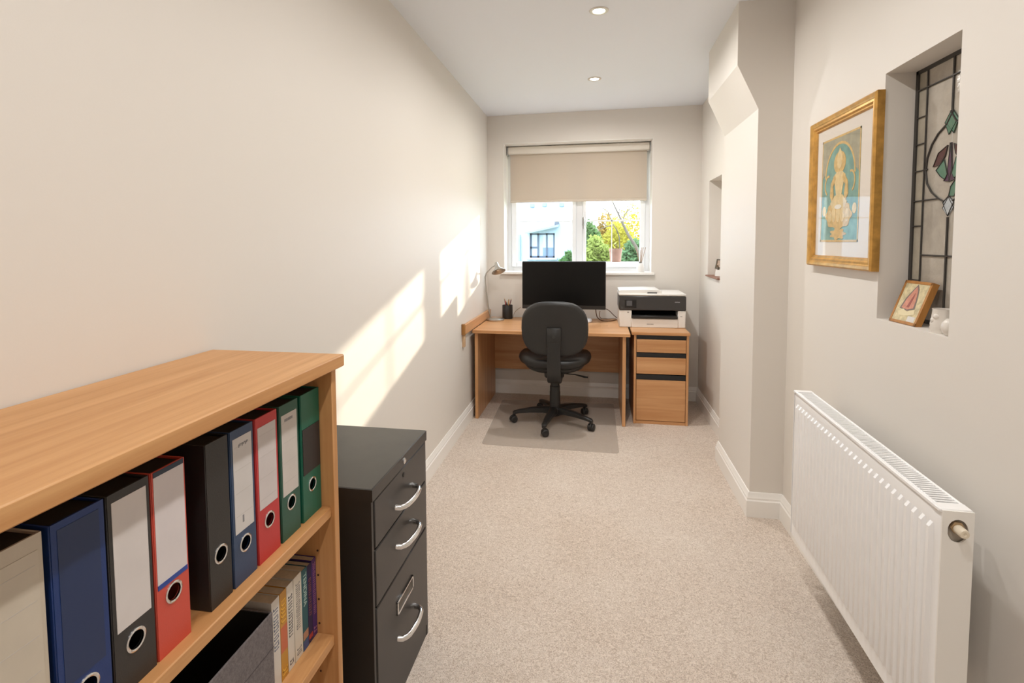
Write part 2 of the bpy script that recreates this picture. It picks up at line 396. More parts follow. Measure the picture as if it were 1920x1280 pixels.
for k_, z in enumerate(ticks):
    e_ = yA
    if k_ == 2: e_ = tear[5][0]-.01
    if k_ == 3: e_ = tear[8][0]
    for pth in ([(yL, z), (e_, z)],): came(pth, .0022); came(mir(pth), .0022)
came(tear); came(mir(tear))
def pane(poly, m, off=0.0, name='pane'):
    mb = MB(); mb.prism(poly, 'x', GX+.001-off, GX+.006-off); return part(name, mb, m, lwo, smooth=None)
def rectp(y0, y1, z0, z1): return [(y0, z0), (y1, z0), (y1, z1), (y0, z1)]
zc = [zT, zH]+[t for t in ticks if t < zH]+[zBt]
zc = sorted(set(zc))
for a_, b_ in zip(zc[:-1], zc[1:]):
    pane(rectp(yA, yL, a_, b_), G_STRIP); pane(rectp(yR, 2*YCEN-yA, a_, b_), G_STRIP)
for y0_, y1_ in ((yB, yA), (2*YCEN-yA, 2*YCEN-yB)):
    pane(rectp(y0_, y1_, zH, zT), G_CLEAR); pane(rectp(y0_, y1_, zLow, zH), G_CLEAR); pane(rectp(y0_, y1_, zBt, zLow), G_CLEAR)
y0_, y1_ = sorted((yB, 2*YCEN-yB))
pane(rectp(y0_, y1_, zH, zT), G_CLEAR); pane(rectp(y0_, y1_, zLow, zH), G_ICE); pane(rectp(y0_, y1_, zBt, zLow), G_ICE)
def petal(pts, m, both=True):
    poly = [q5(*p) for p in pts]
    for kk, pl in enumerate([poly, mir(poly)] if both else [poly]):
        pane(pl, m, .0022 if kk == 0 else .0031); came(pl+[pl[0]], .0013)
petal([(325, 340), (298, 395), (325, 432), (346, 372)], G_GREEN)
petal([(300, 482), (262, 515), (240, 572), (268, 562), (290, 525)], G_PLUM)
petal([(252, 585), (286, 540), (298, 600), (288, 622), (270, 610)], G_GREEN)
petal([(316, 470), (304, 540), (298, 600), (284, 628), (306, 630), (316, 580)], G_PURPLE)
petal([(302, 690), (280, 716), (300, 770), (324, 735)], G_ICE)
petal([(332, 620), (312, 650), (304, 688), (326, 690), (340, 650)], G_GREEN, False)

# niche details in the far wall
struct('trim_1', MB().box(XR-.018, XR+.16, NF[0], NF[1]+.01, NF[2]-.002, NF[2]+.010, .003), mat('brown_tile', rgb(138, 92, 72), .4), 'thin brown tile ledge of the slim niche')

# ------------------------------------------------------------------ downlights
for i, (x, y) in enumerate(DL):
    z = CEIL(x, y)
    lab = ['recessed round downlight in the ceiling nearer the camera', 'recessed round downlight in the ceiling nearer the window'][i] if i < 2 else ['recessed round downlight in the ceiling above the filing cabinet', 'recessed round downlight in the ceiling above the bookcase', 'recessed round downlight in the ceiling behind the camera'][i-2]
    t = thing('downlight', lab, 'light', (x, y, z), 'recessed downlights in a line along the ceiling')
    part('trim_ring', MB().lathe([(.030, -.001), (.034, -.005), (.046, -.005), (.050, -.0015), (.050, .0), (.030, .0)], (x, y, z), 32), mat('downlight_ring', rgb(214, 206, 197), .35, metal=.3), t)
    part('lens', MB().lathe([(.0305, -.0005), (.0305, -.0022), (.012, -.003), (0, -.003)], (x, y, z), 28), mat('lamp_glow', (1, .95, .86, 1), .5, emit=14), t)
    l = bpy.data.lights.new('downlight_lamp', 'AREA'); l.shape = 'DISK'; l.size = .07; l.energy = LAMP_W[i]; l.color = LAMP_COL; l.spread = math.radians(170)
    lo = bpy.data.objects.new('downlight_lamp', l); COL.objects.link(lo); lo.location = (0, 0, -.02); lo.parent = t

# ------------------------------------------------------------------ bookcase
BX1 = -.628; BY0, BY1 = .20, 1.222
bc = thing('bookcase', 'low oak bookcase of two open shelves against the left wall', 'bookcase', (-.82, .71, 0))
part('top', MB().box(-1.002, BX1, BY0, BY1, 1.140, 1.170, .0025), M_OAK['y'], bc)
for y0, y1 in ((BY0+.014, BY0+.036), (1.186, 1.208)):
    part('side_panel', MB().box(-1.0, -.645, y0, y1, 0, 1.140, .0015), M_OAK['z'], bc)
SH = [(.764, .790), (.429, .455), (.080, .106)]
for z0, z1 in SH:
    part('shelf', MB().box(-.99, -.654, BY0+.036, 1.186, z0, z1, .002), M_OAK['y'], bc)
part('back_panel', MB().box(-1.0, -.992, BY0+.036, 1.186, .0, 1.140), M_OAK['z'], bc)
part('plinth', MB().box(-.68, -.662, BY0+.036, 1.186, 0, .080), M_OAK['y'], bc)
ph = MB()
for zc_ in np.arange(.16, 1.12, .064):
    for x in (-.695, -.95): ph.lathe([(.0028, 0), (.0028, .0012)], (x, 1.1862, zc_), 8, (0, -1, 0))
part('peg_hole', ph, mat('peg_hole_dark', rgb(70, 42, 22), .8), bc, kind='stuff')

# ------------------------------------------------------------------ lever arch files
def ring(mb, c, r, w): mb.lathe([(r-.0022, .0), (r-.0022, .0018), (r, .0028), (r+.0022, .0018), (r+.0028, 0)], c, 24, (1, 0, 0))
def ring_t(mb, c, r): 
    mb.rings([[(c[0]+a, c[1]+rr*math.cos(2*PI*k/24), c[2]+rr*math.sin(2*PI*k/24)) for k in range(24)] for a, rr in ((-.002, r-.002), (.0016, r-.002), (.0026, r), (.0016, r+.0022), (-.001, r+.0026))], cap=False)
def file_(y0, y1, col, lab, label=None, hole_z=.075, extra=None, m2=.007, sx=-.678, h=.305, lab_col=None, top_dark=True):
    Z = SH[0][1]; d = .285; t = .003; yc = (y0+y1)/2
    r = thing('lever_arch_file', lab, 'file', (sx-d/2, yc, Z), 'lever arch files on the upper shelf')
    nm = 'board_'+'_'.join(str(c) for c in col)
    m = mat(nm, rgb(*col), .42, bump=.08, bscale=400)
    cv = MB()
    cv.plate_hole('x', sx-t, sx, y0+.0012, y1-.0012, Z, Z+h, yc, Z+hole_z, .0135)
    for a, b in ((y0, y0+.003), (y1-.003, y1)): cv.box(sx-d, sx-.0012, a, b, Z, Z+h, .001)
    part('cover', cv, m, r)
    rg = MB(); ring_t(rg, (sx, yc, Z+hole_z), .0150); part('finger_ring', rg, M_CHROME, r)
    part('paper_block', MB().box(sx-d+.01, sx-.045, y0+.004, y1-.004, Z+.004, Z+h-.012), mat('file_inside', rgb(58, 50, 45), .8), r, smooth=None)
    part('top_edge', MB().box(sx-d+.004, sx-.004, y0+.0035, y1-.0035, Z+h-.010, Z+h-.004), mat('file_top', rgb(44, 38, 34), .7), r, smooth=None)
    if label:
        z0, z1, lc = label
        part('spine_label', MB().box(sx-.001, sx+.0007, y0+m2, y1-m2, Z+z0, Z+z1), mat('label_%d_%d_%d' % lc, rgb(*lc), .7, mottle=.03, mscale=25), r, smooth=None)
        if extra != 'blank':
            pen = MB()
            for k in range(4):
                zz = Z+z1-.018-k*.045
                pen.box(sx+.0006, sx+.0009, y0+m2+.004, y1-m2-.004, zz, zz+.0006)
            part('ruled_line', pen, mat('ruled_grey', rgb(190, 184, 178), .8), r, smooth=None, kind='stuff')
    return r
R0 = random.Random(4)
file_(.449, .523, (196, 184, 166), 'cream lever arch file at the near end of the row', (.085, .285, (200, 189, 172)), .075)
f_ = file_(.531, .606, (22, 52, 110), 'royal blue lever arch file with no label', None, .060)
part('spine_panel', MB().box(-.6785, -.6775, .540, .597, .790+.083, .790+.295), mat('spine_blue_panel', rgb(32, 50, 88), .45), f_, smooth=None)
file_(.609, .681, (46, 44, 43), 'black lever arch file with large plain white label', (.098, .292, (214, 207, 204)), .069, 'blank')
f_ = file_(.684, .752, (205, 78, 62), 'orange red lever arch file with blue band under white label', (.122, .296, (216, 208, 208)), .094, 'blank', .004)
part('blue_band', MB().box(-.6785, -.677, .688, .748, .790+.114, .790+.122), mat('band_blue', rgb(38, 70, 150), .5), f_, smooth=None)
part('navy_top_band', MB().box(-.6785, -.677, .688, .748, .790+.296, .790+.304), mat('band_navy', rgb(35, 52, 70), .5), f_, smooth=None)
file_(.798, .856, (38, 36, 35), 'plain black lever arch file standing beside a gap', None, .092)
f_ = file_(.861, .929, (44, 66, 98), 'navy blue lever arch file with lined white label', (.102, .288, (208, 203, 200)), .074)
sc = MB()
for k in range(9): sc.box(-.6775, -.6768, .884+k*.0032, .886+k*.0032, .790+.268+.002*(k % 3), .790+.274+.001*(k % 2))
sc.box(-.6775, -.6768, .889, .893, .790+.118, .790+.132)
part('label_writing', sc, mat('pencil_grey', rgb(140, 138, 140), .8), f_, smooth=None, kind='stuff')
file_(.935, 1.009, (190, 50, 52), 'bright red lever arch file with white label', (.112, .284, (206, 198, 196)), .080)
f_ = file_(1.016, 1.089, (30, 82, 66), 'dark green lever arch file with tall white label', (.100, .282, (204, 196, 190)), .077)
sc = MB()
for k in range(7): sc.box(-.6775, -.6768, 1.035+k*.0045, 1.038+k*.0045, .790+.266, .790+.272)
part('label_writing', sc, mat('pencil_grey', rgb(140, 138, 140), .8), f_, smooth=None, kind='stuff')
f_ = file_(1.100, 1.182, (24, 98, 76), 'emerald green lever arch file with black centre band at the far end', None, .078)
part('black_band', MB().box(-.679, -.6766, 1.104, 1.178, .790+.112, .790+.222), mat('band_black', rgb(44, 40, 40), .5), f_, smooth=None)

# ------------------------------------------------------------------ books and storage box on the lower shelf
def book(y0, y1, h, d, col, lab, strokes=None, text=None, sx=-.700, tz=None, patches=()):
    Z = SH[1][1]
    r = thing('book', lab, 'book', (sx-d/2, (y0+y1)/2, Z), 'paperback books on the lower shelf')
    m = mat('cover_%d_%d_%d' % col, rgb(*col), .45)
    cv = MB(); cv.box(sx-.0015, sx, y0, y1, Z, Z+h, .0005); cv.box(sx-d, sx-.001, y0, y0+.0012, Z, Z+h); cv.box(sx-d, sx-.001, y1-.0012, y1, Z, Z+h)
    part('cover', cv, m, r)
    part('pages', MB().box(sx-d+.002, sx-.002, y0+.0013, y1-.0013, Z+.001, Z+h-.002), mat('page_edge', rgb(205, 188, 160), .85, mottle=.08, mscale=120), r, smooth=None)
    for (a, b, c_) in patches:
        part('spine_patch', MB().box(sx-.0005, sx+.0003, y0+.0006, y1-.0006, Z+a, Z+b), mat('patch_%d_%d_%d' % c_, rgb(*c_), .5), r, smooth=None)
    if strokes:
        col2, spans, seed = strokes; rn = random.Random(seed); mb = MB(); w = (y1-y0)
        for (a, b, sc_) in spans:
            z = a
            yc = (y0+y1)/2
            while z < b:
                k = rn.choice((0, 1, 2)); L = rn.uniform(.003, .0055)*sc_; hw = w*.26*sc_**.5
                mb.box(sx, sx+.0006, yc-hw, yc+hw, Z+z, Z+z+.0012*sc_)
                if k: mb.box(sx, sx+.0006, yc-hw, yc-hw+.0014*sc_, Z+z, Z+z+L)
                if k == 2: mb.box(sx, sx+.0006, yc+hw-.0014*sc_, yc+hw, Z+z, Z+z+L)
                z += L+.0022*sc_
        part('spine_lettering', mb, mat('lettering_%d_%d_%d' % col2, rgb(*col2), .5), r, smooth=None, kind='stuff')
    if text:
        t, size, col2, zt = text
        cu = bpy.data.curves.new('spine_title', 'FONT'); cu.body = t; cu.size = size; cu.extrude = .0003; cu.align_x = 'LEFT'; cu.align_y = 'CENTER'
        tmp = bpy.data.objects.new('tmp', cu); COL.objects.link(tmp)
        me = bpy.data.meshes.new_from_object(tmp.evaluated_get(bpy.context.evaluated_depsgraph_get()))
        bpy.data.objects.remove(tmp, do_unlink=True); bpy.data.curves.remove(cu)
        M = Matrix(((0, 0, 1, sx+.0005), (0, 1, 0, (y0+y1)/2), (-1, 0, 0, Z+zt), (0, 0, 0, 1)))   # reads downwards
        M = Matrix(((0, 0, 1, sx+.0005), (0, 0, 0, 0), (0, 0, 0, 0), (0, 0, 0, 1)))
        vs_ = [Vector((sx+.0005+v.co.z, (y0+y1)/2+v.co.y, Z+zt-v.co.x)) for v in me.vertices]
        mb = MB(); mb.add(vs_, [tuple(p.vertices) for p in me.polygons]); bpy.data.meshes.remove(me)
        part('spine_title', mb, mat('title_%d_%d_%d' % col2, rgb(*col2), .5), r, smooth=None, kind='stuff')
    return r
book(1.164, 1.184, .202, .135, (70, 42, 110), 'purple paperback at the far end of the lower shelf', ((178, 120, 150), [(.06, .19, .8), (.012, .028, 1.4)], 3))
book(1.144, 1.163, .200, .133, (38, 36, 80), 'dark navy paperback beside the purple one', ((150, 90, 90), [(.07, .165, 1.0)], 5), patches=((.010, .022, (170, 60, 60)),))
book(1.119, 1.143, .203, .135, (38, 92, 100), 'teal paperback with pale block title', None, ('TENDINA', .019, (176, 196, 188), .192), patches=((.0, .022, (60, 80, 130)), (.026, .046, (176, 130, 104))))
book(1.085, 1.118, .206, .140, (214, 206, 192), 'cream paperback with fine grey title beside the teal one', ((110, 110, 110), [(.075, .185, .8), (.012, .03, 1.0)], 7))
book(1.057, 1.083, .206, .140, (216, 209, 198), 'white paperback with bold dark title beside the gold one', ((70, 72, 76), [(.08, .18, 1.2), (.012, .02, 1.0)], 9))
book(1.030, 1.056, .206, .138, (192, 138, 52), 'gold paperback with orange spine panel', ((228, 178, 70), [(.135, .19, 1.5), (.010, .026, 1.6)], 11), patches=((.065, .125, (198, 106, 72)),))
book(1.000, 1.029, .206, .150, (212, 206, 197), 'thick white paperback next to the grey storage box', ((80, 92, 120), [(.09, .185, 1.2)], 13))
fx = -.690; bx = thing('storage_box', 'open grey felt storage box on the lower shelf', 'box', (-.83, .80, SH[1][1]))
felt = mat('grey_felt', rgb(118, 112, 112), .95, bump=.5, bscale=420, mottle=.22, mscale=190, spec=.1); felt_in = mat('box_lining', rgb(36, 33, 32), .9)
Zb = SH[1][1]; bh = .197
part('front_panel', MB().box(fx-.004, fx, .60, .990, Zb, Zb+bh, .001), felt, bx)
part('back_wall', MB().box(fx-.27, fx-.266, .60, .990, Zb, Zb+bh, .001), felt, bx)
for a in (.60, .986): part('side_wall', MB().box(fx-.266, fx-.004, a, a+.004, Zb, Zb+bh, .001), felt, bx)
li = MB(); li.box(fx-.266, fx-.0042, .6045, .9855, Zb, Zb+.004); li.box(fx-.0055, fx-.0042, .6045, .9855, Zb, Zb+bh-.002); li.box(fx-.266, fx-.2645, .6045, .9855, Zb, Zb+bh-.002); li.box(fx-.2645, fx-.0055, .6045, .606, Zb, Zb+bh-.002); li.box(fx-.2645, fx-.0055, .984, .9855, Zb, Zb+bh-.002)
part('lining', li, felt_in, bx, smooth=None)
part('seam', MB().box(fx, fx+.0006, .60, .990, Zb+.118, Zb+.1192), mat('seam_dark', rgb(80, 75, 75), .9), bx, smooth=None)
pt = MB(); pt.tube([(fx+.002, .845+.012*math.cos(a), Zb+.088+.018*math.sin(a)) for a in np.linspace(0, 2*PI, 17)], .0025, 6); part('pull_ring', pt, M_STEEL, bx)
r = thing('book', 'brown book lying on the bottom shelf, only its top showing', 'book', (-.76, 1.09, SH[2][1]))
part('cover', MB().box(-.84, -.690, 1.03, 1.15, .106, .270, .002), mat('cover_brown', rgb(150, 84, 52), .5), r)

# ------------------------------------------------------------------ filing cabinet
FX0, FX1, FA, FB, FZ = -.985, -.6105, 1.329, 1.797, .7685
fc = thing('filing_cabinet', 'black steel filing cabinet with three drawers beside the bookcase', 'filing cabinet', (-.80, 1.563, 0))
b = MB(); b.box(FX0, FX1-.004, FA+.001, FA+.014, 0, FZ-.036); b.box(FX0, FX1-.004, FB-.014, FB-.001, 0, FZ-.036); b.box(FX0, FX1-.016, FA+.014, FB-.014, .0, .735); b.box(FX1-.02, FX1-.006, FA+.014, FB-.014, .0, .040)
part('body', b, M_CABINET, fc)
part('top', MB().box(FX0, FX1, FA, FB, FZ-.036, FZ, .003), mat('black_steel_top', rgb(68, 65, 60), .5, mottle=.2, mscale=5, spec=.3, bump=.04, bscale=200), fc)
part('top_rim', MB().box(FX1-.002, FX1+.0005, FA, FB, FZ-.036, FZ-.002), M_CABINET, fc)
part('side_cap', MB().box(FX0, FX1, FA-.0006, FA+.001, FZ-.036, FZ-.002), M_CABINET, fc)
part('lock', MB().lathe([(.010, 0), (.010, .003), (.007, .005), (0, .005)], (FX1, 1.572, .749), 18, (1, 0, 0)), M_CHROME, fc)
for (z0, z1, hz) in ((.588, .728, .630), (.417, .583, .505), (.046, .412, .206)):
    d = part('drawer', MB().box(FX1-.018, FX1-.001, FA+.018, FB-.018, z0, z1, .0025), M_CABINET, fc)
    hp = [(FX1-.002, 1.500, hz), (FX1+.014, 1.502, hz), (FX1+.024, 1.512, hz+.001)]+[(FX1+.030+.006*math.sin(PI*k/8), 1.522+.108*k/8, hz+.002) for k in range(9)]+[(FX1+.024, 1.640, hz+.001), (FX1+.014, 1.650, hz), (FX1-.002, 1.652, hz)]
    h = MB(); h.tube(hp, [.009]+[.0075]*(len(hp)-2)+[.009], 10, flat=1.15)
    part('handle', h, M_CHROME, d)
    if z1 < .5:
        lf = MB(); y0, y1, a, b_ = 1.492, 1.632, .285, .330
        lf.box(FX1-.001, FX1+.004, y0, y1, a, a+.006, .001); lf.box(FX1-.001, FX1+.004, y0, y1, b_-.006, b_, .001); lf.box(FX1-.001, FX1+.004, y0, y0+.006, a, b_, .001); lf.box(FX1-.001, FX1+.004, y1-.006, y1, a, b_, .001)
        part('label_holder', lf, M_CHROME, d)
        part('label_card', MB().box(FX1-.001, FX1+.0005, y0+.004, y1-.004, a+.004, b_-.004), mat('card_grey', rgb(92, 84, 74), .6), d, smooth=None)
    if z1 > .7: part('keyhole', MB().lathe([(.008, 0), (.008, .002), (0, .0025)], (FX1-.001, 1.570, .704), 14, (1, 0, 0)), M_BLACK, d)

# ------------------------------------------------------------------ desk
DX0, DX1, DF, DBk, DZ = -.997, .250, 4.11, 4.895, .738
dk = thing('desk', 'beech laminate desk with panel legs under the window', 'desk', (-.37, 4.5, 0))
part('top', MB().box(DX0, DX1, DF, DBk, DZ-.026, DZ, .003), M_BEECH['x'], dk)
for a, b_ in ((-.985, -.959), (.194, .220)): part('leg_panel', MB().box(a, b_, DF+.035, DBk-.012, 0, DZ-.026, .0015), M_BEECH['z'], dk)
part('modesty_panel', MB().box(-.959, .194, DBk-.036, DBk-.018, .250, DZ-.026, .001), M_BEECH['x'], dk)
rl = thing('wall_rail', 'beech board fixed along the left wall at the desk end', 'board', (-1.01, 4.4, .74))
part('board', MB().box(-1.024, -.999, 3.895, 4.885, .739, .812, .002), M_BEECH['y'], rl)
part('end_block', MB().box(-1.024, -.997, 3.872, 3.895, .739, .822, .002), wood('dark_oak_end', rgb(130, 88, 44), rgb(168, 118, 62), 'z'), rl)
part('batten', MB().box(-1.0235, -1.006, 3.895, 3.935, .640, .739, .002), mat('batten_tan', rgb(206, 172, 136), .5), rl)

# ------------------------------------------------------------------ drawer pedestal
pd = thing('drawer_pedestal', 'beech drawer pedestal with three drawers beside the desk', 'drawers', (.49, 4.53, 0))
part('top', MB().box(.266, .708, 4.215, 4.86, .714, DZ, .003), M_BEECH['x'], pd)
for a, b_ in ((.286, .304), (.684, .702)): part('side_panel', MB().box(a, b_, 4.235, 4.85, 0, .714, .001), M_BEECH['z'], pd)
bk = MB(); bk.box(.304, .684, 4.262, 4.85, .02, .712); part('carcass', bk, M_DARK, pd)
part('plinth', MB().box(.304, .684, 4.240, 4.258, 0, .024, .001), M_BEECH['x'], pd)
for z0, z1 in ((.574, .677), (.403, .534), (.028, .354)):
    part('drawer', MB().box(.307, .681, 4.238, 4.262, z0, z1, .0015), M_BEECH['x'], pd)
for z0, z1 in ((.677, .712), (.534, .570), (.354, .396)):
    part('grip_channel', MB().box(.306, .682, 4.246, 4.264, z0+.001, z1-.001), mat('grip_black', rgb(26, 27, 30), .4), pd, smooth=None)

# ------------------------------------------------------------------ printer
PY = 4.44
def pz(v, u=1222): return atY(u, v, PY).z
def px(u, v=585): return atY(u, v, PY).x
pr = thing('printer', 'white and charcoal inkjet printer on the drawer pedestal', 'printer', (.44, 4.63, DZ))
X0, X1 = px(1161), px(1286); zt = pz(555); zb_ = DZ; zm = pz(582); bx0, bx1 = px(1184.5), px(1271); bz0, bz1 = pz(597.5), pz(582)
char = mat('charcoal_plastic', rgb(56, 54, 53), .4)
lb = MB(); lb.box(X0, bx0, PY, PY+.38, zb_, zm, .006); lb.box(bx1, X1, PY, PY+.38, zb_, zm, .006); lb.box(bx0-.004, bx1+.004, PY, PY+.38, zb_, bz0, .004); lb.box(bx0-.004, bx1+.004, PY+.16, PY+.38, bz0, zm)
part('base', lb, M_WHITE, pr)
part('front_panel', MB().box(X0-.002, X1+.002, PY-.006, PY+.36, zm, zt, .007), char, pr)
ty = MB(); ty.box(bx0+.002, bx1-.002, PY-.012, PY+.15, bz0+.002, bz0+.026, .004); part('paper_tray', ty, M_BLACK, pr)
part('tray_recess', MB().box(bx0-.001, bx1+.001, PY+.13, PY+.165, bz0, zm), M_DARK, pr, smooth=None)
part('lid', MB().box(X0-.004, X1+.003, PY-.004, PY+.39, zt, zt+.020, .008), M_WHITE, pr)
xa = px(1240)
ad = MB(); ad.prism([(X0-.002, zt+.020), (xa, zt+.020), (xa+.004, zt+.034), (xa-.02, zt+.047), (xa-.12, zt+.048), (X0+.02, zt+.043), (X0-.002, zt+.040)], 'y', PY+.03, PY+.36)
part('document_feeder', ad, M_WHITE, pr)
part('feeder_slot', MB().box(px(1214), px(1232), PY+.024, PY+.031, zt+.020, zt+.028), M_BLACK, pr, smooth=None)
sc0, sc1 = px(1171), px(1193); 
sp = part('control_panel', MB().box(sc0, sc1, PY-.009, PY-.005, pz(577), pz(562), .002), mat('panel_black', rgb(28, 27, 27), .25), pr)
part('display', MB().box(px(1174.5), px(1185), PY-.0105, PY-.0085, pz(573.5), pz(564)), mat('display_grey', rgb(88, 88, 90), .3), sp, smooth=None)
lg = MB()
for k in range(7): lg.box(px(1265)+k*.0058, px(1265)+k*.0058+.0038, PY-.0068, PY-.0055, pz(566.6), pz(565)+.0012*(k % 2))
part('front_lettering', lg, mat('mark_silver', rgb(170, 170, 172), .4), pr, smooth=None, kind='stuff')
lg = MB()
for k in range(11): lg.box(px(1213)+k*.0050, px(1213)+k*.0050+.0032, PY-.0008, PY+.001, pz(608.6), pz(607)+.0012*(k % 2))
for k in range(3): lg.box(px(1275.5)+k*.006, px(1275.5)+k*.006+.004, PY-.0008, PY+.001, pz(593.2), pz(592))
lg.box(px(1176), px(1179.5), PY-.0008, PY+.001, pz(587), pz(585))
part('body_lettering', lg, mat('mark_grey', rgb(140, 134, 128), .5), pr, smooth=None, kind='stuff')

# ------------------------------------------------------------------ monitor
MY = 4.60
mo = thing('monitor', 'large black widescreen monitor on the desk', 'monitor', (-.293, 4.66, DZ))
mx0, mx1, mz0, mz1 = -.657, .070, .859, 1.277
part('housing', MB().box(mx0, mx1, MY, MY+.035, mz0, mz1, .004), M_BLACK, mo)
part('screen', MB().box(mx0+.007, mx1-.007, MY-.0012, MY+.004, mz0+.034, mz1-.008), mat('screen_black', rgb(10, 10, 10), .3, spec=.25), mo, smooth=None)
part('chin', MB().box(mx0+.002, mx1-.002, MY-.002, MY+.004, mz0+.002, mz0+.033, .001), mat('chin_black', rgb(40, 39, 38), .35), mo)
part('webcam_dot', MB().lathe([(.004, 0), (.004, .002), (0, .002)], (-.293, MY, mz1-.005), 10, (0, -1, 0)), mat('lens_grey', rgb(70, 70, 74), .2), mo)
part('neck', MB().box(-.325, -.261, MY+.035, MY+.065, DZ+.01, 1.10, .006), M_BLACK, mo)
part('foot', MB().prism([(x-.293, y+MY+.06) for x, y in superell(.12, .09, 4)], 'z', DZ, DZ+.012), M_BLACK, mo)

# ------------------------------------------------------------------ desk lamp
lc = Vector((-.912, 4.665, DZ))
la = thing('desk_lamp', 'brushed steel desk lamp with a tilted cone shade', 'lamp', lc)
part('base', MB().lathe([(.080, 0), (.082, .004), (.082, .012), (.076, .017), (.02, .020), (0, .020)], lc, 36), M_STEEL, la)
def lpt(u, v, y=4.70): return atY(u, v, y)
stem = [Vector((-.965, 4.70, DZ+.015)), lpt(915.5, 575), lpt(912, 548), lpt(909.8, 528), lpt(909.5, 519), lpt(912, 512), lpt(917, 506), lpt(922, 501)]
part('arm', MB().tube(stem, [.0075, .0075, .0065, .006, .006, .0055, .005, .005], 10), M_STEEL, la)
ap = lpt(930.5, 493.5); mouth = lpt(934.5, 511); ax = (mouth-ap); ax = Vector((ax.x+.012, -.035, ax.z)).normalized()
sh = MB(); prof = [(.006, -.012), (.012, -.008), (.016, .0), (.019, .030), (.028, .048), (.064, .082), (.0655, .085), (.063, .084), (.026, .051), (.015, .034), (.0, .032)]
sh.lathe(prof, ap, 28, ax); part('shade', sh, M_STEEL, la)
part('joint', MB().tube([lpt(922, 501), ap+ax*.012], .005, 8), M_STEEL, la)
part('bulb', MB().lathe([(0, .036), (.012, .04), (.019, .055), (.014, .070), (0, .075)], ap, 14, ax), mat('bulb_white', rgb(240, 236, 226), .3), la)

# ------------------------------------------------------------------ pen pot
pc = Vector((-.824, 4.80, DZ))
pp = thing('pen_pot', 'black mesh pen pot at the left of the monitor', 'pen pot', pc)
part('cup', MB().lathe([(0, 0), (.046, 0), (.048, .004), (.048, .124), (.0465, .126), (.0445, .124), (.0445, .006), (0, .006)], pc, 28), mat('mesh_black', rgb(40, 38, 38), .5, bump=.6, bscale=350), pp)
for k, (dx, dy, lx, ly, h, col, lab) in enumerate(((-.022, .0, -.030, .0, .190, (48, 46, 48), 'black pen leaning left in the pen pot'), (-.008, -.02, -.022, -.012, .178, (172, 60, 58), 'red pencil in the pen pot'), (.006, .015, .010, .01, .182, (92, 98, 78), 'olive green pencil in the pen pot'), (.016, -.012, .018, -.012, .180, (226, 172, 96), 'orange pencil in the pen pot'), (.024, .006, .036, .01, .186, (120, 58, 52), 'dark red pen leaning right in the pen pot'), (-.002, -.028, -.004, -.03, .165, (58, 52, 52), 'short grey pen at the front of the pen pot'))):
    a = pc+Vector((-dx*.4, -dy*.4, .008)); e = pc+Vector((lx, ly, h)); mid = a.lerp(e, .93)
    p = thing('pencil', lab, 'pencil', a, 'pens and pencils in the pen pot')
    part('barrel', MB().tube([a, mid], .0045, 8), mat('pen_%d_%d_%d' % col, rgb(*col), .4), p)
    part('tip', MB().tube([mid, e], [.0045, .0012], 8), mat('pen_tip', rgb(206, 176, 140), .6), p)

# ------------------------------------------------------------------ mouse and cables on the desk
mc = atZ(1103, 603.5, DZ)
ms = thing('mouse', 'small white mouse on the desk right of the chair', 'mouse', mc)
part('shell', MB().rings([[(mc.x+s*x, mc.y+s*y, DZ+z) for x, y in superell(.034, .052, 2.4, 24)] for s, z in ((.92, .001), (1, .008), (.96, .018), (.75, .027), (.35, .031), (.02, .032))]), mat('mouse_white', rgb(226, 226, 230), .3), ms)
part('scroll_wheel', MB().lathe([(.009, -.003), (.010, 0), (.009, .003)], (mc.x, mc.y+.018, DZ+.024), 14, (1, 0, 0)), mat('wheel_blue', rgb(120, 160, 215), .4), ms)
def cable(pix, r, col, lab):
    pts = [atZ(u, v, DZ+.004) if z is None else atY(u, v, z) for u, v, z in pix]
    P = []
    for i in range(len(pts)-1):
        p0 = pts[max(i-1, 0)]; p1 = pts[i]; p2 = pts[i+1]; p3 = pts[min(i+2, len(pts)-1)]
        for t in (0, .25, .5, .75): P.append(.5*((2*p1)+(p2-p0)*t+(2*p0-5*p1+4*p2-p3)*t*t+(3*p1-p0-3*p2+p3)*t**3))
    P.append(pts[-1])
    single('cable', MB().tube(P, r, 8), mat('cable_%d_%d_%d' % col, rgb(*col), .5), lab, 'cable', pts[0], 'cables trailing behind the monitor')
cable([(1117, 578, 4.66), (1118, 588, 4.68), (1121, 596, 4.70), (1130, 601.3, None), (1142, 601.6, None), (1150, 600.4, None), (1156, 599, None)], .0042, (92, 62, 40), 'brown cable looping down from the monitor onto the desk')
cable([(1134, 578, 4.65), (1142, 582, 4.74), (1150, 590, 4.82), (1157, 596, 4.84)], .0036, (112, 92, 78), 'thin cable slanting from monitor corner towards the printer')
cable([(1125, 583, 4.72), (1124, 592, 4.75), (1128, 597, None), (1140, 597.6, None), (1155, 597.2, None)], .0032, (150, 126, 100), 'pale tan cable lying along the back of the desk')
cable([(976, 576, 4.70), (968, 582, 4.80), (963, 590, 4.84), (962, 596, 4.84)], .0026, (196, 176, 156), 'thin pale cable between the pen pot and the monitor')

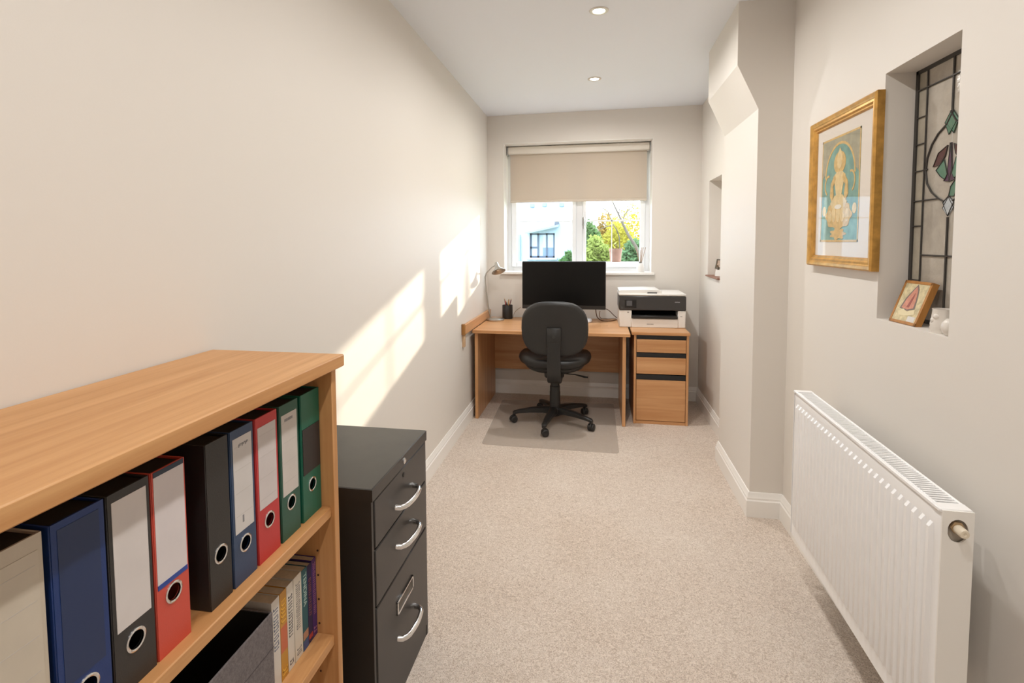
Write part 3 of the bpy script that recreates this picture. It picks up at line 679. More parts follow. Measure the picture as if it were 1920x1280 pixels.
# ------------------------------------------------------------------ office chair and floor mat
cc_ = Vector((-.331, 4.151, 0))
ma = MB(); MC = [(-.815, 3.612), (.152, 3.600), (.146, 4.715), (-.853, 4.690)]
out = []
for i, (x, y) in enumerate(MC):
    p = Vector((x, y)); a = (Vector(MC[i-1])-p).normalized(); b_ = (Vector(MC[(i+1) % 4])-p).normalized(); rr = .035
    for t in np.linspace(0, 1, 6): q = (p+a*rr)*(1-t)**2+p*2*t*(1-t)+(p+b_*rr)*t*t; out.append((q.x, q.y))
ma.prism(out, 'z', .0005, .0035)
single('chair_mat', ma, mat('mat_plastic', rgb(214, 202, 190), .22, spec=.5, alpha=.36, bump=.05, bscale=300), 'clear plastic chair mat on the carpet under the desk', 'mat', (-.33, 4.15, 0))
FZ0 = .0035
ch = thing('office_chair', 'black swivel office chair with its back to the camera', 'chair', cc_)
bcx, bcy, bcz = -.317, 3.905, .795
def pad_ring(s, y):
    R = []
    for x, z in superell(.252, .212, 3.2, 48):
        zn = z/.212; k = 1-.10*max(0, zn)**2-.10*max(0, -zn)**2
        xx = x*k*s; R.append((bcx+xx, bcy+y+.45*xx*xx-.03*(z*s)/.2, bcz+z*s))
    return R
part('back_shell', MB().rings([pad_ring(s, y) for s, y in ((.03, -.034), (.5, -.034), (.86, -.032), (.955, -.027), (.985, -.016), (.985, -.006))]), mat('shell_plastic', rgb(38, 37, 36), .42, bump=.15, bscale=600), ch, 60)
part('backrest', MB().rings([pad_ring(s, y) for s, y in ((.95, -.012), (.99, -.008), (1.0, .002), (.995, .014), (.96, .028), (.85, .038), (.5, .044), (.03, .045))]), M_FABRIC, ch, 60)
def seat_ring(s, z): return [(cc_.x+x*s, cc_.y+.01+y*s, z+.05*max(0, abs(x)/.285-.5)*s) for x, y in superell(.285, .245, 2.7, 48)]
part('seat', MB().rings([seat_ring(s, z) for s, z in ((.70, .470), (.88, .478), (.97, .494), (1.0, .516), (.985, .536), (.93, .552), (.75, .560), (.3, .556), (.02, .555))]), M_LEATHER, ch, 60)
part('seat_pan', MB().rings([seat_ring(s, z) for s, z in ((.45, .432), (.66, .436), (.78, .446), (.84, .468), (.84, .482))]), M_BLACK, ch, 60)
bp_ = MB(); bw = .056
bp_.box(bcx-bw, bcx+bw, bcy-.052, bcy-.030, .655, .815, .010)
part('back_plate', bp_, M_BLACK, ch, 60)
part('plate_bolt', MB().lathe([(.011, 0), (.011, .003), (.006, .004), (0, .003)], (bcx, bcy-.052, .745), 16, (0, -1, 0)), mat('bolt_dark', rgb(50, 48, 47), .4), ch)
jb = []
for y, z, w_, t_ in ((bcy-.040, .700, .048, .013), (bcy-.040, .620, .048, .013), (bcy-.038, .540, .050, .014), (bcy-.030, .470, .051, .016), (bcy-.012, .425, .052, .018), (bcy+.03, .400, .054, .020), (bcy+.10, .398, .054, .020), (cc_.y+.05, .402, .054, .020)):
    jb.append((y, z, w_, t_))
R = []
for i, (y, z, w_, t_) in enumerate(jb):
    a = Vector(jb[max(i-1, 0)][:2]); b_ = Vector(jb[min(i+1, len(jb)-1)][:2]); d = (b_-a).normalized(); n = Vector((-d.y, d.x))
    R.append([(bcx+sx*w_, y+n.x*t_*sn, z+n.y*t_*sn) for sx, sn in ((-1, -.6), (-.85, -1), (.85, -1), (1, -.6), (1, .6), (.85, 1), (-.85, 1), (-1, .6))])
part('back_bar', MB().rings(R), M_BLACK, ch, 50)
part('mechanism', MB().box(cc_.x-.075, cc_.x+.075, cc_.y-.10, cc_.y+.10, .385, .435, .012), M_BLACK, ch, 50)
lv = MB(); lv.tube([(cc_.x+.05, cc_.y-.06, .418), (cc_.x+.16, cc_.y-.07, .415), (cc_.x+.235, cc_.y-.075, .400), (cc_.x+.262, cc_.y-.078, .398)], [.006, .007, .012, .010], 10, flat=.6)
part('lever', lv, M_BLACK, ch)
part('gas_column', MB().lathe([(.030, .26), (.030, .39)], cc_, 20), M_BLACK, ch)
part('column_cover', MB().lathe([(.042, .115), (.042, .255), (.040, .262), (.040, .30), (.036, .305), (.036, .335), (.031, .338)], cc_, 24), M_BLACK, ch)
part('hub', MB().lathe([(.022, .055), (.040, .062), (.058, .085), (.058, .120), (.048, .135), (.042, .138)], cc_, 28), M_BLACK, ch)
for k in range(5):
    a = math.radians(-100+72*k); d = Vector((math.cos(a), math.sin(a), 0)); n = Vector((-d.y, d.x, 0)); R = []
    for r_, z, w_, h_ in ((.030, .106, .033, .030), (.10, .110, .028, .024), (.20, .104, .024, .019), (.29, .092, .019, .014), (.325, .084, .018, .014), (.338, .078, .012, .010)):
        R.append([cc_+d*r_+n*w_*p+Vector((0, 0, z+h_*q)) for p, q in ((-1, -.7), (-.7, -1), (.7, -1), (1, -.7), (1, .6), (.55, 1), (-.55, 1), (-1, .6))])
    part('leg', MB().rings(R), M_BLACK, ch, 45)
    cw = cc_+d*.325; sw = math.radians(20+50*k); wd = Vector((math.cos(sw), math.sin(sw), 0)); wn = Vector((-wd.y, wd.x, 0)); cw = cw+wd*.008
    w_ = MB()
    for s_ in (-1, 1): w_.lathe([(0, -.010), (.022, -.010), (.027, -.006), (.027, .006), (.022, .010), (0, .010)], (cw.x+wn.x*.0155*s_, cw.y+wn.y*.0155*s_, FZ0+.027), 20, wn)
    hd = MB(); hd.lathe([(.010, .052), (.010, .082)], (cc_+d*.325), 12)
    hd.lathe([(0, -.007), (.029, -.007), (.031, -.004), (.031, .004), (.029, .007), (0, .007)], (cw.x, cw.y, FZ0+.032), 20, wn)
    co = part('caster', w_, mat('caster_black', rgb(42, 41, 40), .45), ch)
    part('caster_fork', hd, M_BLACK, co)

# ------------------------------------------------------------------ radiator
RL = .985; RW = .072; RB, RTp = .228, .832
ra = thing('radiator', 'white panel radiator with vertical ribs under the picture', 'radiator', (.782, 1.82, 0), rot=(0, 0, math.atan2(-.023, 1.0)))
# local: x across (0 = front face), y along, z up
NR = 29; pitch = (RL-.05)/NR
def corr(z0, z1, depth, lip):
    prof = []
    for k in range(NR):
        y = -RL/2+.025+k*pitch
        prof += [(y+pitch*.10, 0), (y+pitch*.26, 1), (y+pitch*.60, 1), (y+pitch*.76, 0)]
    prof = [(-RL/2, 0)]+prof+[(RL/2, 0)]
    rows = [(RB, 0), (RB+.046, 0), (RB+.062, 1), (RTp-.058, 1), (RTp-.046, 0), (RTp-.012, 0), (RTp-.004, -.35)]
    rows = [(RB-.0, -1.0)]+rows+[(RTp, -.9)]
    return rows, prof
rows, prof = corr(0, 0, 0, 0)
fr = MB(); D = .0085
fr.rings([[( .010-(q*D if s > 0 else 0)-(s*D if s < 0 else 0)*1.0, y, z) for y, q in prof] for z, s in rows], close=False)
# back skin so the panel is closed
fr.rings([[(.020, y, z) for y in (-RL/2, RL/2)] for z in (RB, RTp)], close=False)
fr.box(.010, .022, -RL/2, -RL/2+.004, RB, RTp); fr.box(.010, .022, RL/2-.004, RL/2, RB, RTp)
part('front_panel', fr, M_RAD, ra, 30)
part('rear_panel', MB().box(RW-.012, RW, -RL/2+.006, RL/2-.006, RB+.004, RTp-.006, .003), M_RAD, ra)
fin = MB()
for k in range(60): y = -RL/2+.03+k*(RL-.06)/59; fin.box(.022, RW-.012, y, y+.0008, RB+.03, RTp-.05)
part('convector_fin', fin, M_RAD, ra, None, kind='stuff')
gr = MB()
gr.box(.006, .014, -RL/2+.002, RL/2-.002, RTp-.008, RTp+.002, .002); gr.box(RW-.006, RW, -RL/2+.002, RL/2-.002, RTp-.008, RTp+.002, .002)
ns = 74
for k in range(ns):
    y = -RL/2+.036+k*(RL-.06)/ns; st = len(gr.v)
    gr.box(.013, RW-.005, y, y+.0052, RTp-.005, RTp-.0005)
part('top_grille', gr, M_RAD, ra, None, kind='stuff')
for a, b_ in ((-RL/2, -RL/2+.034), (RL/2-.026, RL/2)): part('end_cap', MB().box(.004, RW, a, b_, RTp-.006, RTp+.003, .002), M_RAD, ra)
ye = -RL/2
part('end_panel', MB().plate_hole('y', ye-.004, ye, .008, RW, RB+.002, RTp+.001, .040, RTp-.045, .021, .027), mat('radiator_end', rgb(246, 243, 237), .35), ra)
part('recess', MB().box(.014, .066, ye+.004, ye+.008, RTp-.085, RTp-.010), mat('recess_grey', rgb(165, 155, 142), .6), ra, smooth=None)
vl = MB(); vl.lathe([(.013, .0), (.013, .008), (.0145, .009), (.0145, .013), (.010, .014)], (.038, ye+.006, RTp-.036), 6, (0, -1, 0)); part('valve_nut', vl, mat('valve_brass', rgb(176, 150, 116), .35, metal=.6), ra)
vl = MB(); vl.lathe([(.010, .010), (.0105, .014), (.0105, .034), (.009, .038), (.004, .038), (.003, .036), (0, .036)], (.038, ye+.006, RTp-.038), 20, (0, -1, 0)); part('valve_cap', vl, mat('valve_cream', rgb(232, 220, 198), .4), ra)
part('far_end_panel', MB().box(.008, RW, RL/2, RL/2+.003, RB+.002, RTp+.001), M_RAD, ra)
vt = MB(); vt.lathe([(.012, 0), (.015, .004), (.017, .05), (.015, .075), (.008, .082)], (.040, RL/2+.045, RB+.115), 18); vt.tube([(.040, RL/2+.045, RB+.12), (.040, RL/2+.045, RB+.055)], .011, 12)
part('thermostatic_valve', vt, M_WHITE, ra)
vt = MB(); vt.tube([(.040, RL/2+.003, RB+.055), (.040, RL/2+.055, RB+.055)], .010, 10); vt.tube([(.040, RL/2+.045, RB+.06), (.040, RL/2+.045, RB-.015), (.048, RL/2+.046, RB-.028), (.065, RL/2+.048, RB-.030), (.120, RL/2+.05, RB-.030)], .0085, 10)
part('feed_pipe', vt, mat('pipe_pewter', rgb(128, 120, 108), .35, metal=.7), ra)
for y in (-.32, .32): part('wall_bracket', MB().box(RW, RW+.074, y-.015, y+.015, RB+.08, RTp-.08), M_RAD, ra, smooth=None)

# ------------------------------------------------------------------ framed print
PX = XN; y0, y1, z0, z1 = 2.013, 2.580, 1.340, 1.958
fp = thing('framed_print', 'gold framed teal and gold devotional print on the right wall', 'picture', (PX, (y0+y1)/2, z0))
fw_ = .046; profile = [(0, 0), (.024, 0), (.030, .006), (.028, .014), (.022, .022), (.023, .030), (.017, .036), (.017, .041), (.010, .046), (0, .046)]
R = []
for cy_, cz_, sy, sz in ((y0, z0, 1, 1), (y1, z0, -1, 1), (y1, z1, -1, -1), (y0, z1, 1, -1), (y0, z0, 1, 1)):
    R.append([(PX-o, cy_+sy*i, cz_+sz*i) for o, i in profile])
part('frame', MB().rings(R, cap=False), M_GOLD, fp, 30)
ins = [(y0+.046, y1-.046, z0+.046, z1-.046)]
part('mount', MB().box(PX-.009, PX-.003, y0+.04, y1-.04, z0+.04, z1-.04), mat('mount_ivory', rgb(232, 222, 210), .8), fp, smooth=None)
ay0, ay1, az0, az1 = 2.150, 2.484, 1.443, 1.866
art = part('print', MB().box(PX-.0100, PX-.0090, ay0, ay1, az0, az1), mat('print_teal', rgb(124, 164, 152), .8, mottle=.22, mscale=26), fp, smooth=None)
gold_ink = mat('print_gold', rgb(214, 178, 112), .7, mottle=.16, mscale=60); pale_ink = mat('print_pale', rgb(226, 200, 146), .7, mottle=.12, mscale=50); grey_ink = mat('print_greygold', rgb(166, 160, 136), .8, mottle=.14, mscale=40)
bd = MB()
for a, b_, c_, d in ((ay0, ay1, az0, az0+.008), (ay0, ay1, az1-.008, az1), (ay0, ay0+.007, az0, az1), (ay1-.007, ay1, az0, az1)): bd.box(PX-.0106, PX-.0098, a, b_, c_, d)
part('print_border', bd, gold_ink, art, smooth=None)
ayc = (ay0+ay1)/2; AH = az1-az0; AW = ay1-ay0
def ink(name, poly, m, lay):   # poly in fractions of the sheet, u to the right as seen, v up
    mb = MB(); mb.prism([(ay1-u*AW, az0+v*AH) for u, v in poly], 'x', PX-.0103-.0003*lay, PX-.0098); part(name, mb, m, art, smooth=None)
def ell(cu, cv, ru, rv, n=24, a0=0, a1=2*PI): return [(cu+ru*math.cos(t), cv+rv*math.sin(t)) for t in np.linspace(a0, a1, n, endpoint=(a1-a0) < 6)]
def band(cu, cv, ru, rv, w, a0, a1):
    return ell(cu, cv, ru, rv, 18, a0, a1)+ell(cu, cv, ru-w, rv-w*.8, 18, a1, a0)
ink('arch_sky', [(.02, .62), (.10, .66)]+ell(.5, .66, .38, .27, 18, PI, 0)+[(.90, .66), (.98, .62), (.98, .98), (.02, .98)], grey_ink, 1)
ink('arch_band', band(.5, .62, .40, .32, .030, 0, PI), gold_ink, 2)
ink('halo', ell(.5, .745, .155, .105), gold_ink, 3)
ink('crown', [(.42, .76), (.58, .76), (.55, .83), (.5, .885), (.45, .83)], pale_ink, 4)
ink('head', ell(.5, .735, .062, .048), pale_ink, 5)
ink('torso', [(.43, .66), (.57, .66), (.66, .62), (.60, .52), (.57, .44), (.43, .44), (.40, .52), (.34, .62)], pale_ink, 4)
for s in (-1, 1):
    f = lambda L: [(.5+s*(u-.5), v) for u, v in L]
    ink('arm', f([(.62, .64), (.72, .56), (.74, .44), (.68, .38), (.64, .44), (.66, .53), (.58, .60)]), gold_ink, 5)
    ink('scroll', f(band(.80, .55, .10, .10, .025, -1.2, 1.9)), gold_ink, 3)
    ink('flower', f(ell(.90, .30, .05, .05, 10)), pale_ink, 3)
ink('crossed_legs', [(.28, .37), (.40, .44), (.60, .44), (.72, .37), (.66, .32), (.34, .32)], pale_ink, 6)
ink('lotus_base', [(.5+.34*math.cos(t)*(1+.06*math.cos(8*t)), .25+.13*math.sin(t)*(1+.10*math.cos(8*t))) for t in np.linspace(0, 2*PI, 48, endpoint=False)], gold_ink, 5)
for k in range(-2, 3): ink('lotus_petal', ell(.5+k*.115, .27-.012*abs(k), .055, .085-.012*abs(k), 14), pale_ink, 6+(k % 2))
ink('white_blossom', ell(.5, .33, .09, .022, 14), mat('print_white', rgb(236, 228, 212), .7), 9)
ink('lower_lotus', [(.5+.19*math.cos(t)*(1+.18*math.cos(7*t)), .075+.05*math.sin(t)*(1+.18*math.cos(7*t))) for t in np.linspace(0, 2*PI, 42, endpoint=False)], gold_ink, 4)
gm = glass_mat('picture_glass', (0.985, 0.985, 0.985, 1), 0.02, 0.22)
part('glazing', MB().box(PX-.0150, PX-.0142, y0+.044, y1-.044, z0+.044, z1-.044), gm, fp, smooth=None)

# ------------------------------------------------------------------ things in the leaded window niche
ic = thing('small_icon', 'small wooden plaque with praying hands leaning in the leaded window niche', 'plaque', (0, 0, 0), local=True)
A = atZ(1667, 601, NN[2]); Bq = atZ(1716, 613, NN[2]); A.x = max(A.x, XN+.006); Bq.x = max(Bq.x, XN+.006)
wv = (Bq-A); L_ = wv.length; ex = wv.normalized()                    # along the bottom edge
up0 = Vector((0, 0, 1)); nrm = ex.cross(up0).normalized()             # horizontal, pointing into the niche or the room
if nrm.x < 0: nrm = -nrm
lean = math.radians(20); ez = (up0*math.cos(lean)+nrm*math.sin(lean)).normalized(); ey = ez.cross(ex).normalized()
if ey.x > 0: ey = -ey                                                 # face normal, to the room
org = A+Vector((0, 0, .001))
Hh = .145; Tt = .017
def ib(mb, a0, a1, h0, h1, d0, d1):
    P = [org+ex*a+ez*h+ey*d for a in (a0, a1) for h in (h0, h1) for d in (d0, d1)]
    return mb.add(P, [(0, 1, 3, 2), (4, 6, 7, 5), (0, 4, 5, 1), (2, 3, 7, 6), (0, 2, 6, 4), (1, 5, 7, 3)])
iw = wood('icon_wood', rgb(156, 102, 46), rgb(190, 134, 70), 'z')
m_ = MB(); ib(m_, 0, L_, 0, Hh, -Tt, 0); part('block', m_, iw, ic, smooth=None)
m_ = MB()
for a in ((0, L_, 0, .009), (0, L_, Hh-.009, Hh), (0, .009, 0, Hh), (L_-.009, L_, 0, Hh)): ib(m_, *a, 0, .002)
part('rim', m_, iw, ic, smooth=None)
m_ = MB(); ib(m_, .009, L_-.009, .009, Hh-.009, 0, .0008); pi_ = part('image', m_, mat('icon_paper', rgb(206, 192, 152), .6, mottle=.25, mscale=70), ic, smooth=None)
def ip(name, poly, m, d):
    mb = MB(); mb.rings([[org+ex*(u*L_)+ez*(v*Hh)+ey*t for u, v in poly] for t in (.0005, d)]); part(name, mb, m, pi_, smooth=None)
ip('hands_outline', [(.20, .34), (.27, .58), (.42, .80), (.52, .93), (.62, .82), (.70, .58), (.74, .36), (.5, .30)], mat('icon_grey', rgb(126, 112, 104), .6), .0012)
ip('hands', [(.26, .36), (.33, .58), (.45, .78), (.53, .88), (.60, .76), (.66, .56), (.68, .38), (.48, .33)], mat('icon_pink', rgb(206, 142, 120), .6, mottle=.15, mscale=80), .0016)
ip('finger_shade', [(.43, .38), (.50, .62), (.55, .74), (.56, .60), (.52, .38)], mat('icon_rose', rgb(160, 92, 84), .6), .0019)
ip('cloth', [(.20, .26), (.34, .34), (.52, .28), (.76, .36), (.80, .24), (.5, .18), (.26, .18)], mat('icon_cream', rgb(226, 212, 172), .6), .0017)
ip('corner_patch', [(.62, .07), (.88, .07), (.88, .19), (.62, .19)], mat('icon_pale', rgb(216, 212, 206), .6), .0013)
# rear support so that it leans on something real
m_ = MB(); b0 = org+ex*(L_*.45)-ey*Tt; 
m_.tube([b0+ez*.10, Vector((b0.x+.052, b0.y, NN[2]+.004))], .004, 6); part('strut', m_, M_BLACK, ic)
wp = mat('white_porcelain', rgb(228, 221, 212), .25, bump=.25, bscale=40)
c1 = atZ(1757, 625, NN[2]); c1 = Vector((c1.x+.026, c1.y+.018, NN[2]))
j = thing('porcelain_votive', 'white porcelain votive cup beside the small plaque', 'cup', c1)
part('cup', MB().lathe([(0, 0), (.032, 0), (.0335, .004), (.030, .035), (.027, .066), (.028, .070), (.0262, .070), (.0245, .062), (.028, .008), (0, .007)], c1, 30), wp, j)
for k in range(3):
    a = math.radians(150+25*k); q = c1+Vector((.030*math.cos(a), .030*math.sin(a), .024+.012*k)); part('relief_flower', MB().rings([[q+Vector((math.cos(a)*t, math.sin(a)*t, 0))+Vector((-math.sin(a)*math.cos(b2)*s, math.cos(a)*math.cos(b2)*s, math.sin(b2)*s)) for b2 in np.linspace(0, 2*PI, 12, endpoint=False)] for t, s in ((-.003, .009), (.001, .007), (.002, .001))]), wp, j, 60)
c2 = Vector((XN+.030, c1.y-.056, NN[2]))
j = thing('porcelain_egg', 'small round white porcelain ornament at the niche edge', 'ornament', c2)
part('body', MB().lathe([(0, 0), (.014, 0), (.022, .008), (.0255, .022), (.023, .036), (.014, .047), (0, .051)], c2, 28), wp, j)
part('foot_ring', MB().lathe([(.0145, -.0), (.0165, .001), (.0165, .004), (.015, .005)], c2, 24), wp, j)

# ------------------------------------------------------------------ photo frame in the far niche
nz = NF[2]+.010; cN = Vector((.950, 4.43, nz))
pf = thing('easel_frame', 'small bronze easel photo frame in the slim far niche', 'photo frame', cN)
brz = mat('bronze_dark', rgb(92, 78, 60), .4, metal=.4)
m_ = MB(); Mx = Matrix.Translation(cN+Vector((0, 0, .056))) @ Matrix.Rotation(math.radians(-60), 4, 'Z') @ Matrix.Rotation(math.radians(-14), 4, 'X')
for a in ((-.040, .040, .0, .012), (-.040, .040, .068, .080), (-.040, -.028, .0, .08), (.028, .040, .0, .08)): m_.box(a[0], a[1], -.004, .004, a[2], a[3], .001)
m_.xf(Mx); part('frame', m_, brz, pf)
m_ = MB().box(-.03, .03, -.001, .003, .010, .07); m_.xf(Mx); part('photo', m_, mat('photo_tan', rgb(168, 138, 112), .4, mottle=.3, mscale=60), pf, smooth=None)
m_ = MB()
for s in (-1, 1):
    m_.tube([cN+Vector((.0, .022*s, 0.002)), cN+Vector((-.004, .014*s, .06)), cN+Vector((-.012, .026*s, .085))], .0035, 6)
m_.tube([cN+Vector((.05, 0, .002)), cN+Vector((.01, 0, .08))], .003, 6)
part('easel', m_, brz, pf)
m_ = MB().box(-.028, .028, -.0015, .0015, 0, .05, .0005); m_.xf(Matrix.Translation(cN+Vector((-.015, -.03, .0))) @ Matrix.Rotation(math.radians(-60), 4, 'Z') @ Matrix.Rotation(math.radians(-12), 4, 'X'))
part('card', m_, M_PAPER, pf, smooth=None)

# ------------------------------------------------------------------ reed diffuser and outside plant pot
dc = Vector((.386, 4.985, 1.166))
rd = thing('reed_diffuser', 'white reed diffuser bottle at the right end of the window sill', 'diffuser', dc)
part('bottle', MB().lathe([(0, 0), (.034, 0), (.036, .004), (.034, .05), (.026, .072), (.013, .082), (.012, .090), (.010, .090), (.010, .08), (0, .078)], dc, 28), mat('ceramic_white', rgb(236, 233, 230), .3), rd)
part('collar', MB().lathe([(.0125, .083), (.0145, .084), (.0145, .094), (.0115, .095)], dc, 20), mat('collar_grey', rgb(130, 122, 116), .4), rd)
for k, (dx, dy, h) in enumerate(((-.044, .0, .232), (-.034, .010, .205), (.012, -.006, .225), (.026, .008, .226), (.046, .0, .226), (.004, .012, .20))):
    part('reed', MB().tube([dc+Vector((-dx*.15, -dy*.2, .02)), dc+Vector((dx, dy, h))], .0024, 6), mat('reed_tan', rgb(172, 142, 116), .7), rd)
oc = Vector((atY(1154, 491, 5.31).x, 5.31, OSZ))
po = thing('plant_pot', 'terracotta plant pot with a small shoot outside the window pane', 'plant pot', oc)
part('pot', MB().lathe([(0, 0), (.052, 0), (.060, .105), (.064, .105), (.065, .132), (.058, .132), (.056, .118), (0, .116)], oc, 28), mat('terracotta', rgb(150, 112, 98), .8, mottle=.1, mscale=30), po)
part('soil', MB().lathe([(.056, .112), (.05, .120), (0, .122)], oc, 20), mat('soil', rgb(70, 52, 40), .9), po)
m_ = MB(); m_.tube([oc+Vector((0, 0, .115)), oc+Vector((.003, 0, .15)), oc+Vector((-.002, 0, .175))], .004, 6)
part('stem', m_, mat('stem_brown', rgb(120, 98, 60), .8), po)
lf = mat('leaf_small', rgb(122, 130, 66), .6)
for a, h, L2 in ((.3, .16, .03), (2.4, .17, .028), (4.2, .15, .03), (1.4, .18, .022)):
    b0 = oc+Vector((0, 0, h)); d = Vector((math.cos(a), math.sin(a), .6)).normalized(); s_ = Vector((-math.sin(a), math.cos(a), 0))
    m_ = MB(); m_.add([b0, b0+d*L2*.5+s_*.009, b0+d*L2, b0+d*L2*.5-s_*.009, b0+d*L2*.5+Vector((0, 0, .002))], [(0, 1, 4), (1, 2, 4), (2, 3, 4), (3, 0, 4)]); part('leaf', m_, lf, po)

# ------------------------------------------------------------------ outside: ground, white house, shrubs, bare tree
GZ = -.20
struct('ground_outside', MB().box(-30, 30, 5.40, 60, GZ-.3, GZ), mat('lawn', rgb(112, 128, 66), .95, mottle=.25, mscale=1.2), 'grass garden outside the window')
HY = 14.0
def hx(u, v=450): return atY(u, v, HY).x
def hz(v, u=1020): return atY(u, v, HY).z
ho = thing('house', 'white rendered neighbouring house seen through the left window pane', 'house', (-3.4, HY, GZ))
hw = mat('render_white_shaded', rgb(164, 180, 202), .9, bump=.1, bscale=30)  # white wall darkened to blue-grey, its backlit shade put into the colour
hx1 = hx(1084)
wx0, wx1, wz0, wz1 = hx(993), hx(1040), hz(483), hz(437)
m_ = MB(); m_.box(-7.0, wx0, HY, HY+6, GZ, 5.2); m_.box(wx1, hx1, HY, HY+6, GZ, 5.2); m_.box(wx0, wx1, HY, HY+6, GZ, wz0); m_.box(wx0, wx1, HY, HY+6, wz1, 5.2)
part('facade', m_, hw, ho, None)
m_ = MB(); m_.box(-7.2, hx1+.25, HY-.3, HY+6.3, 5.2, 5.32); m_.rings([[(-7.2, HY-.3, 5.32), (hx1+.25, HY-.3, 5.32), (hx1+.25, HY+6.3, 5.32), (-7.2, HY+6.3, 5.32)], [(-6, HY+2.8, 6.6), (hx1-.8, HY+2.8, 6.6), (hx1-.8, HY+3.2, 6.6), (-6, HY+3.2, 6.6)]])
part('roof', m_, mat('roof_slate', rgb(98, 100, 106), .8), ho, None)
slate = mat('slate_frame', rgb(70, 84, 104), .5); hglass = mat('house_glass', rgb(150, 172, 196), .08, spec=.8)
m_ = MB(); t_ = .045; yw = HY+.10
m_.box(wx0, wx1, yw, yw+.06, wz1-t_, wz1); m_.box(wx0, wx1, yw, yw+.06, wz0, wz0+t_); m_.box(wx0, wx0+t_, yw, yw+.06, wz0, wz1); m_.box(wx1-t_, wx1, yw, yw+.06, wz0, wz1)
xa0, xa1, xb0, xb1 = hx(1006.5), hx(1010), hx(1023), hx(1026)
m_.box(xa0, xa1, yw, yw+.06, wz0, wz1); m_.box(xb0, xb1, yw, yw+.06, wz0, wz1); zt_ = hz(464); m_.box(wx0, xa0, yw, yw+.06, zt_-.025, zt_+.025)
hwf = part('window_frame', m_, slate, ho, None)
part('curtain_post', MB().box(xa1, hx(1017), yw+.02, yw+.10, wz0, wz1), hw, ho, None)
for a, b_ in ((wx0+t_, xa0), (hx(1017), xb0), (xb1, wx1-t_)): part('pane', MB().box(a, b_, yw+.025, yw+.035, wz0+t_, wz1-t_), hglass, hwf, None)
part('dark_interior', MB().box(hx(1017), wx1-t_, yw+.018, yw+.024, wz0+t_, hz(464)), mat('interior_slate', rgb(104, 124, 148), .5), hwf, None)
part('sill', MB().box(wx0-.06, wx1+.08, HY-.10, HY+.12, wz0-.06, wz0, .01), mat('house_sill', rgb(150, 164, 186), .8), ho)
ca, cb = atY(986, 437, HY-.25), atY(1048, 423, HY-.25)
m_ = MB(); dz = .05
m_.rings([[(ca.x, y, ca.z+z) for y, z in ((HY-.5, -.03), (HY, .0), (HY, dz), (HY-.5, dz-.03))], [(cb.x, y, cb.z+z) for y, z in ((HY-.5, -.03), (HY, .0), (HY, dz), (HY-.5, dz-.03))]])
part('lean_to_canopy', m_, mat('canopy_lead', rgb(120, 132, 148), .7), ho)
p = atY(1045, 420, HY); part('wall_lamp', MB().box(p.x-.06, p.x+.05, HY-.16, HY, p.z-.05, p.z+.06, .01), mat('lamp_black', rgb(70, 76, 84), .5), ho)
for u, v in ((998, 385.5), (1021, 384), (1053, 384)):
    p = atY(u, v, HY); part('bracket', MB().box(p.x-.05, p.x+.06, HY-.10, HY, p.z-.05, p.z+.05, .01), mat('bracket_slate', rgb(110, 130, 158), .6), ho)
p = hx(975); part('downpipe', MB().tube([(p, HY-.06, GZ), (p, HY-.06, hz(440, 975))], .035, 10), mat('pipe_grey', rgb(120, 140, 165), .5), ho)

def foliage(mb, c, rx, ry, rz, n, s, rn):
    for _ in range(n):
        while True:
            p = Vector((rn.uniform(-1, 1), rn.uniform(-1, 1), rn.uniform(-1, 1)))
            if .25 < p.length < 1: break
        k = 1+.25*math.sin(5*p.x+3*p.z+2*p.y)
        q = Vector((c[0]+p.x*rx*k, c[1]+p.y*ry*k, c[2]+p.z*rz*k))
        a = Vector((rn.gauss(0, 1), rn.gauss(0, 1), rn.gauss(0, 1))).normalized(); b = a.orthogonal().normalized(); L = s*rn.uniform(.6, 1.4)
        mb.add([q-a*L, q+b*L*.5, q+a*L, q-b*L*.5], [(0, 1, 2, 3)])
def leafmat(name, col):
    m = mat(name, rgb(*col), .7, spec=.2, mottle=.3, mscale=6); 
    return add_translucent(m, rgb(*col), .45)
rn = random.Random(11)
bark = mat('bark', rgb(84, 74, 66), .9, mottle=.2, mscale=10)
SHR = [(1108, 460, 13.4, .34, .55, (92, 118, 70), 'dark green shrub at the left edge of the right pane'),
       (1140, 447, 16.5, .52, .75, (164, 134, 66), 'amber leaved shrub behind the plant pot'),
       (1120, 479, 11.4, .34, .36, (132, 142, 72), 'pale green low shrub beneath the amber one'),
       (1160, 462, 14.0, .55, .65, (166, 156, 58), 'yellow green shrub in the middle of the right pane'),
       (1188, 446, 18.5, .72, 1.0, (180, 160, 44), 'bright yellow shrub at the right of the pane'),
       (1192, 484, 10.6, .34, .32, (88, 114, 76), 'blue green low shrub behind the reed diffuser'),
       (1069, 491, 12.6, .20, .22, (90, 120, 72), 'small green bush at the foot of the white house')]
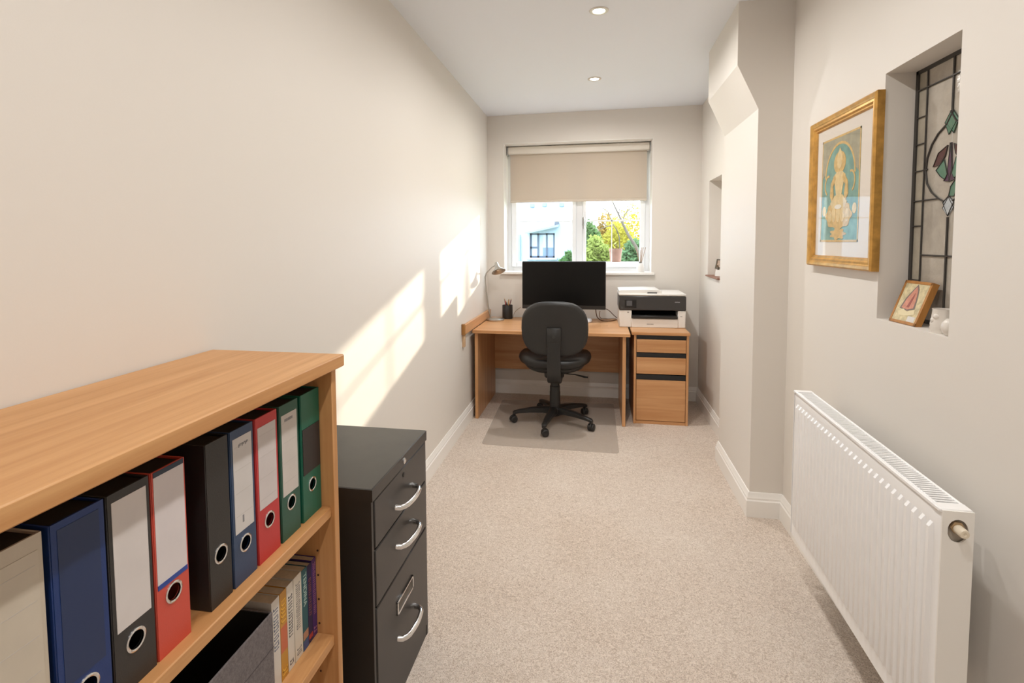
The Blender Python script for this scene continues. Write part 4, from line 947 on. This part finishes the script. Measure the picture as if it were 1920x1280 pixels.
for u, v, y, rx, rz, col, lab in SHR:
    cpt = atY(u, v, y)
    s_ = thing('shrub', lab, 'shrub', (cpt.x, y, GZ), 'garden shrubs outside the window')
    m_ = MB(); foliage(m_, cpt, rx, rx, rz, 2600, .05, rn); foliage(m_, (cpt.x, y, (cpt.z+GZ)/2-.1), rx*.9, rx*.9, max(.3, (cpt.z-GZ)*.55), 900, .055, rn)
    part('foliage', m_, leafmat('leaf_%d_%d_%d' % col, col), s_, None, kind='stuff')
    part('stem', MB().tube([(cpt.x, y, GZ), (cpt.x+.05, y, cpt.z)], [.04, .015], 7), bark, s_)
# bare tree: one unseen upright stem added behind the window frame to cast a shadow bar, one leaning stem in view
TY = 8.16
tr = thing('bare_tree', 'bare branching tree leaning across the right window pane', 'tree', (.735, TY, GZ))
def P_(u, v, y=TY): return atY(u, v, y)
part('shadow_stem', MB().tube([(.735, TY, GZ), (.725, TY, .6), (.720, TY+.02, 1.6), (.718, TY+.03, 2.6), (.715, TY+.03, 3.6)], [.05, .042, .036, .033, .028], 12), bark, tr, 60)
def limb(pts, r): part('branch', MB().tube(pts, r, 8), bark, tr, 60)
limb([Vector((.725, TY, .7)), P_(1206, 492), P_(1192, 462), P_(1178, 440), P_(1168, 420), P_(1160, 402), P_(1153, 388), P_(1148, 376), P_(1142, 350)], [.034, .026, .024, .022, .018, .014, .011, .009, .006])
limb([P_(1162, 470, TY+.3), P_(1161, 444, TY+.2), P_(1156, 430), P_(1150, 421), P_(1140, 424), P_(1128, 428), P_(1118, 436)], [.008, .009, .009, .008, .007, .005, .003])
limb([P_(1168, 420), P_(1170, 404), P_(1178, 394), P_(1186, 388), P_(1196, 386)], [.010, .008, .007, .005, .003])
limb([P_(1160, 402), P_(1162, 390), P_(1170, 380), P_(1180, 372)], [.008, .006, .005, .003])
limb([P_(1146, 412), P_(1140, 398), P_(1132, 391), P_(1122, 388), P_(1112, 396), P_(1106, 406)], [.007, .006, .006, .005, .004, .003])
limb([P_(1132, 391), P_(1126, 380), P_(1118, 366)], [.005, .004, .003])
limb([P_(1178, 394), P_(1176, 384), P_(1182, 376)], [.005, .004, .003])
limb([P_(1140, 424), P_(1132, 420), P_(1120, 424), P_(1110, 430)], [.005, .004, .003, .002])
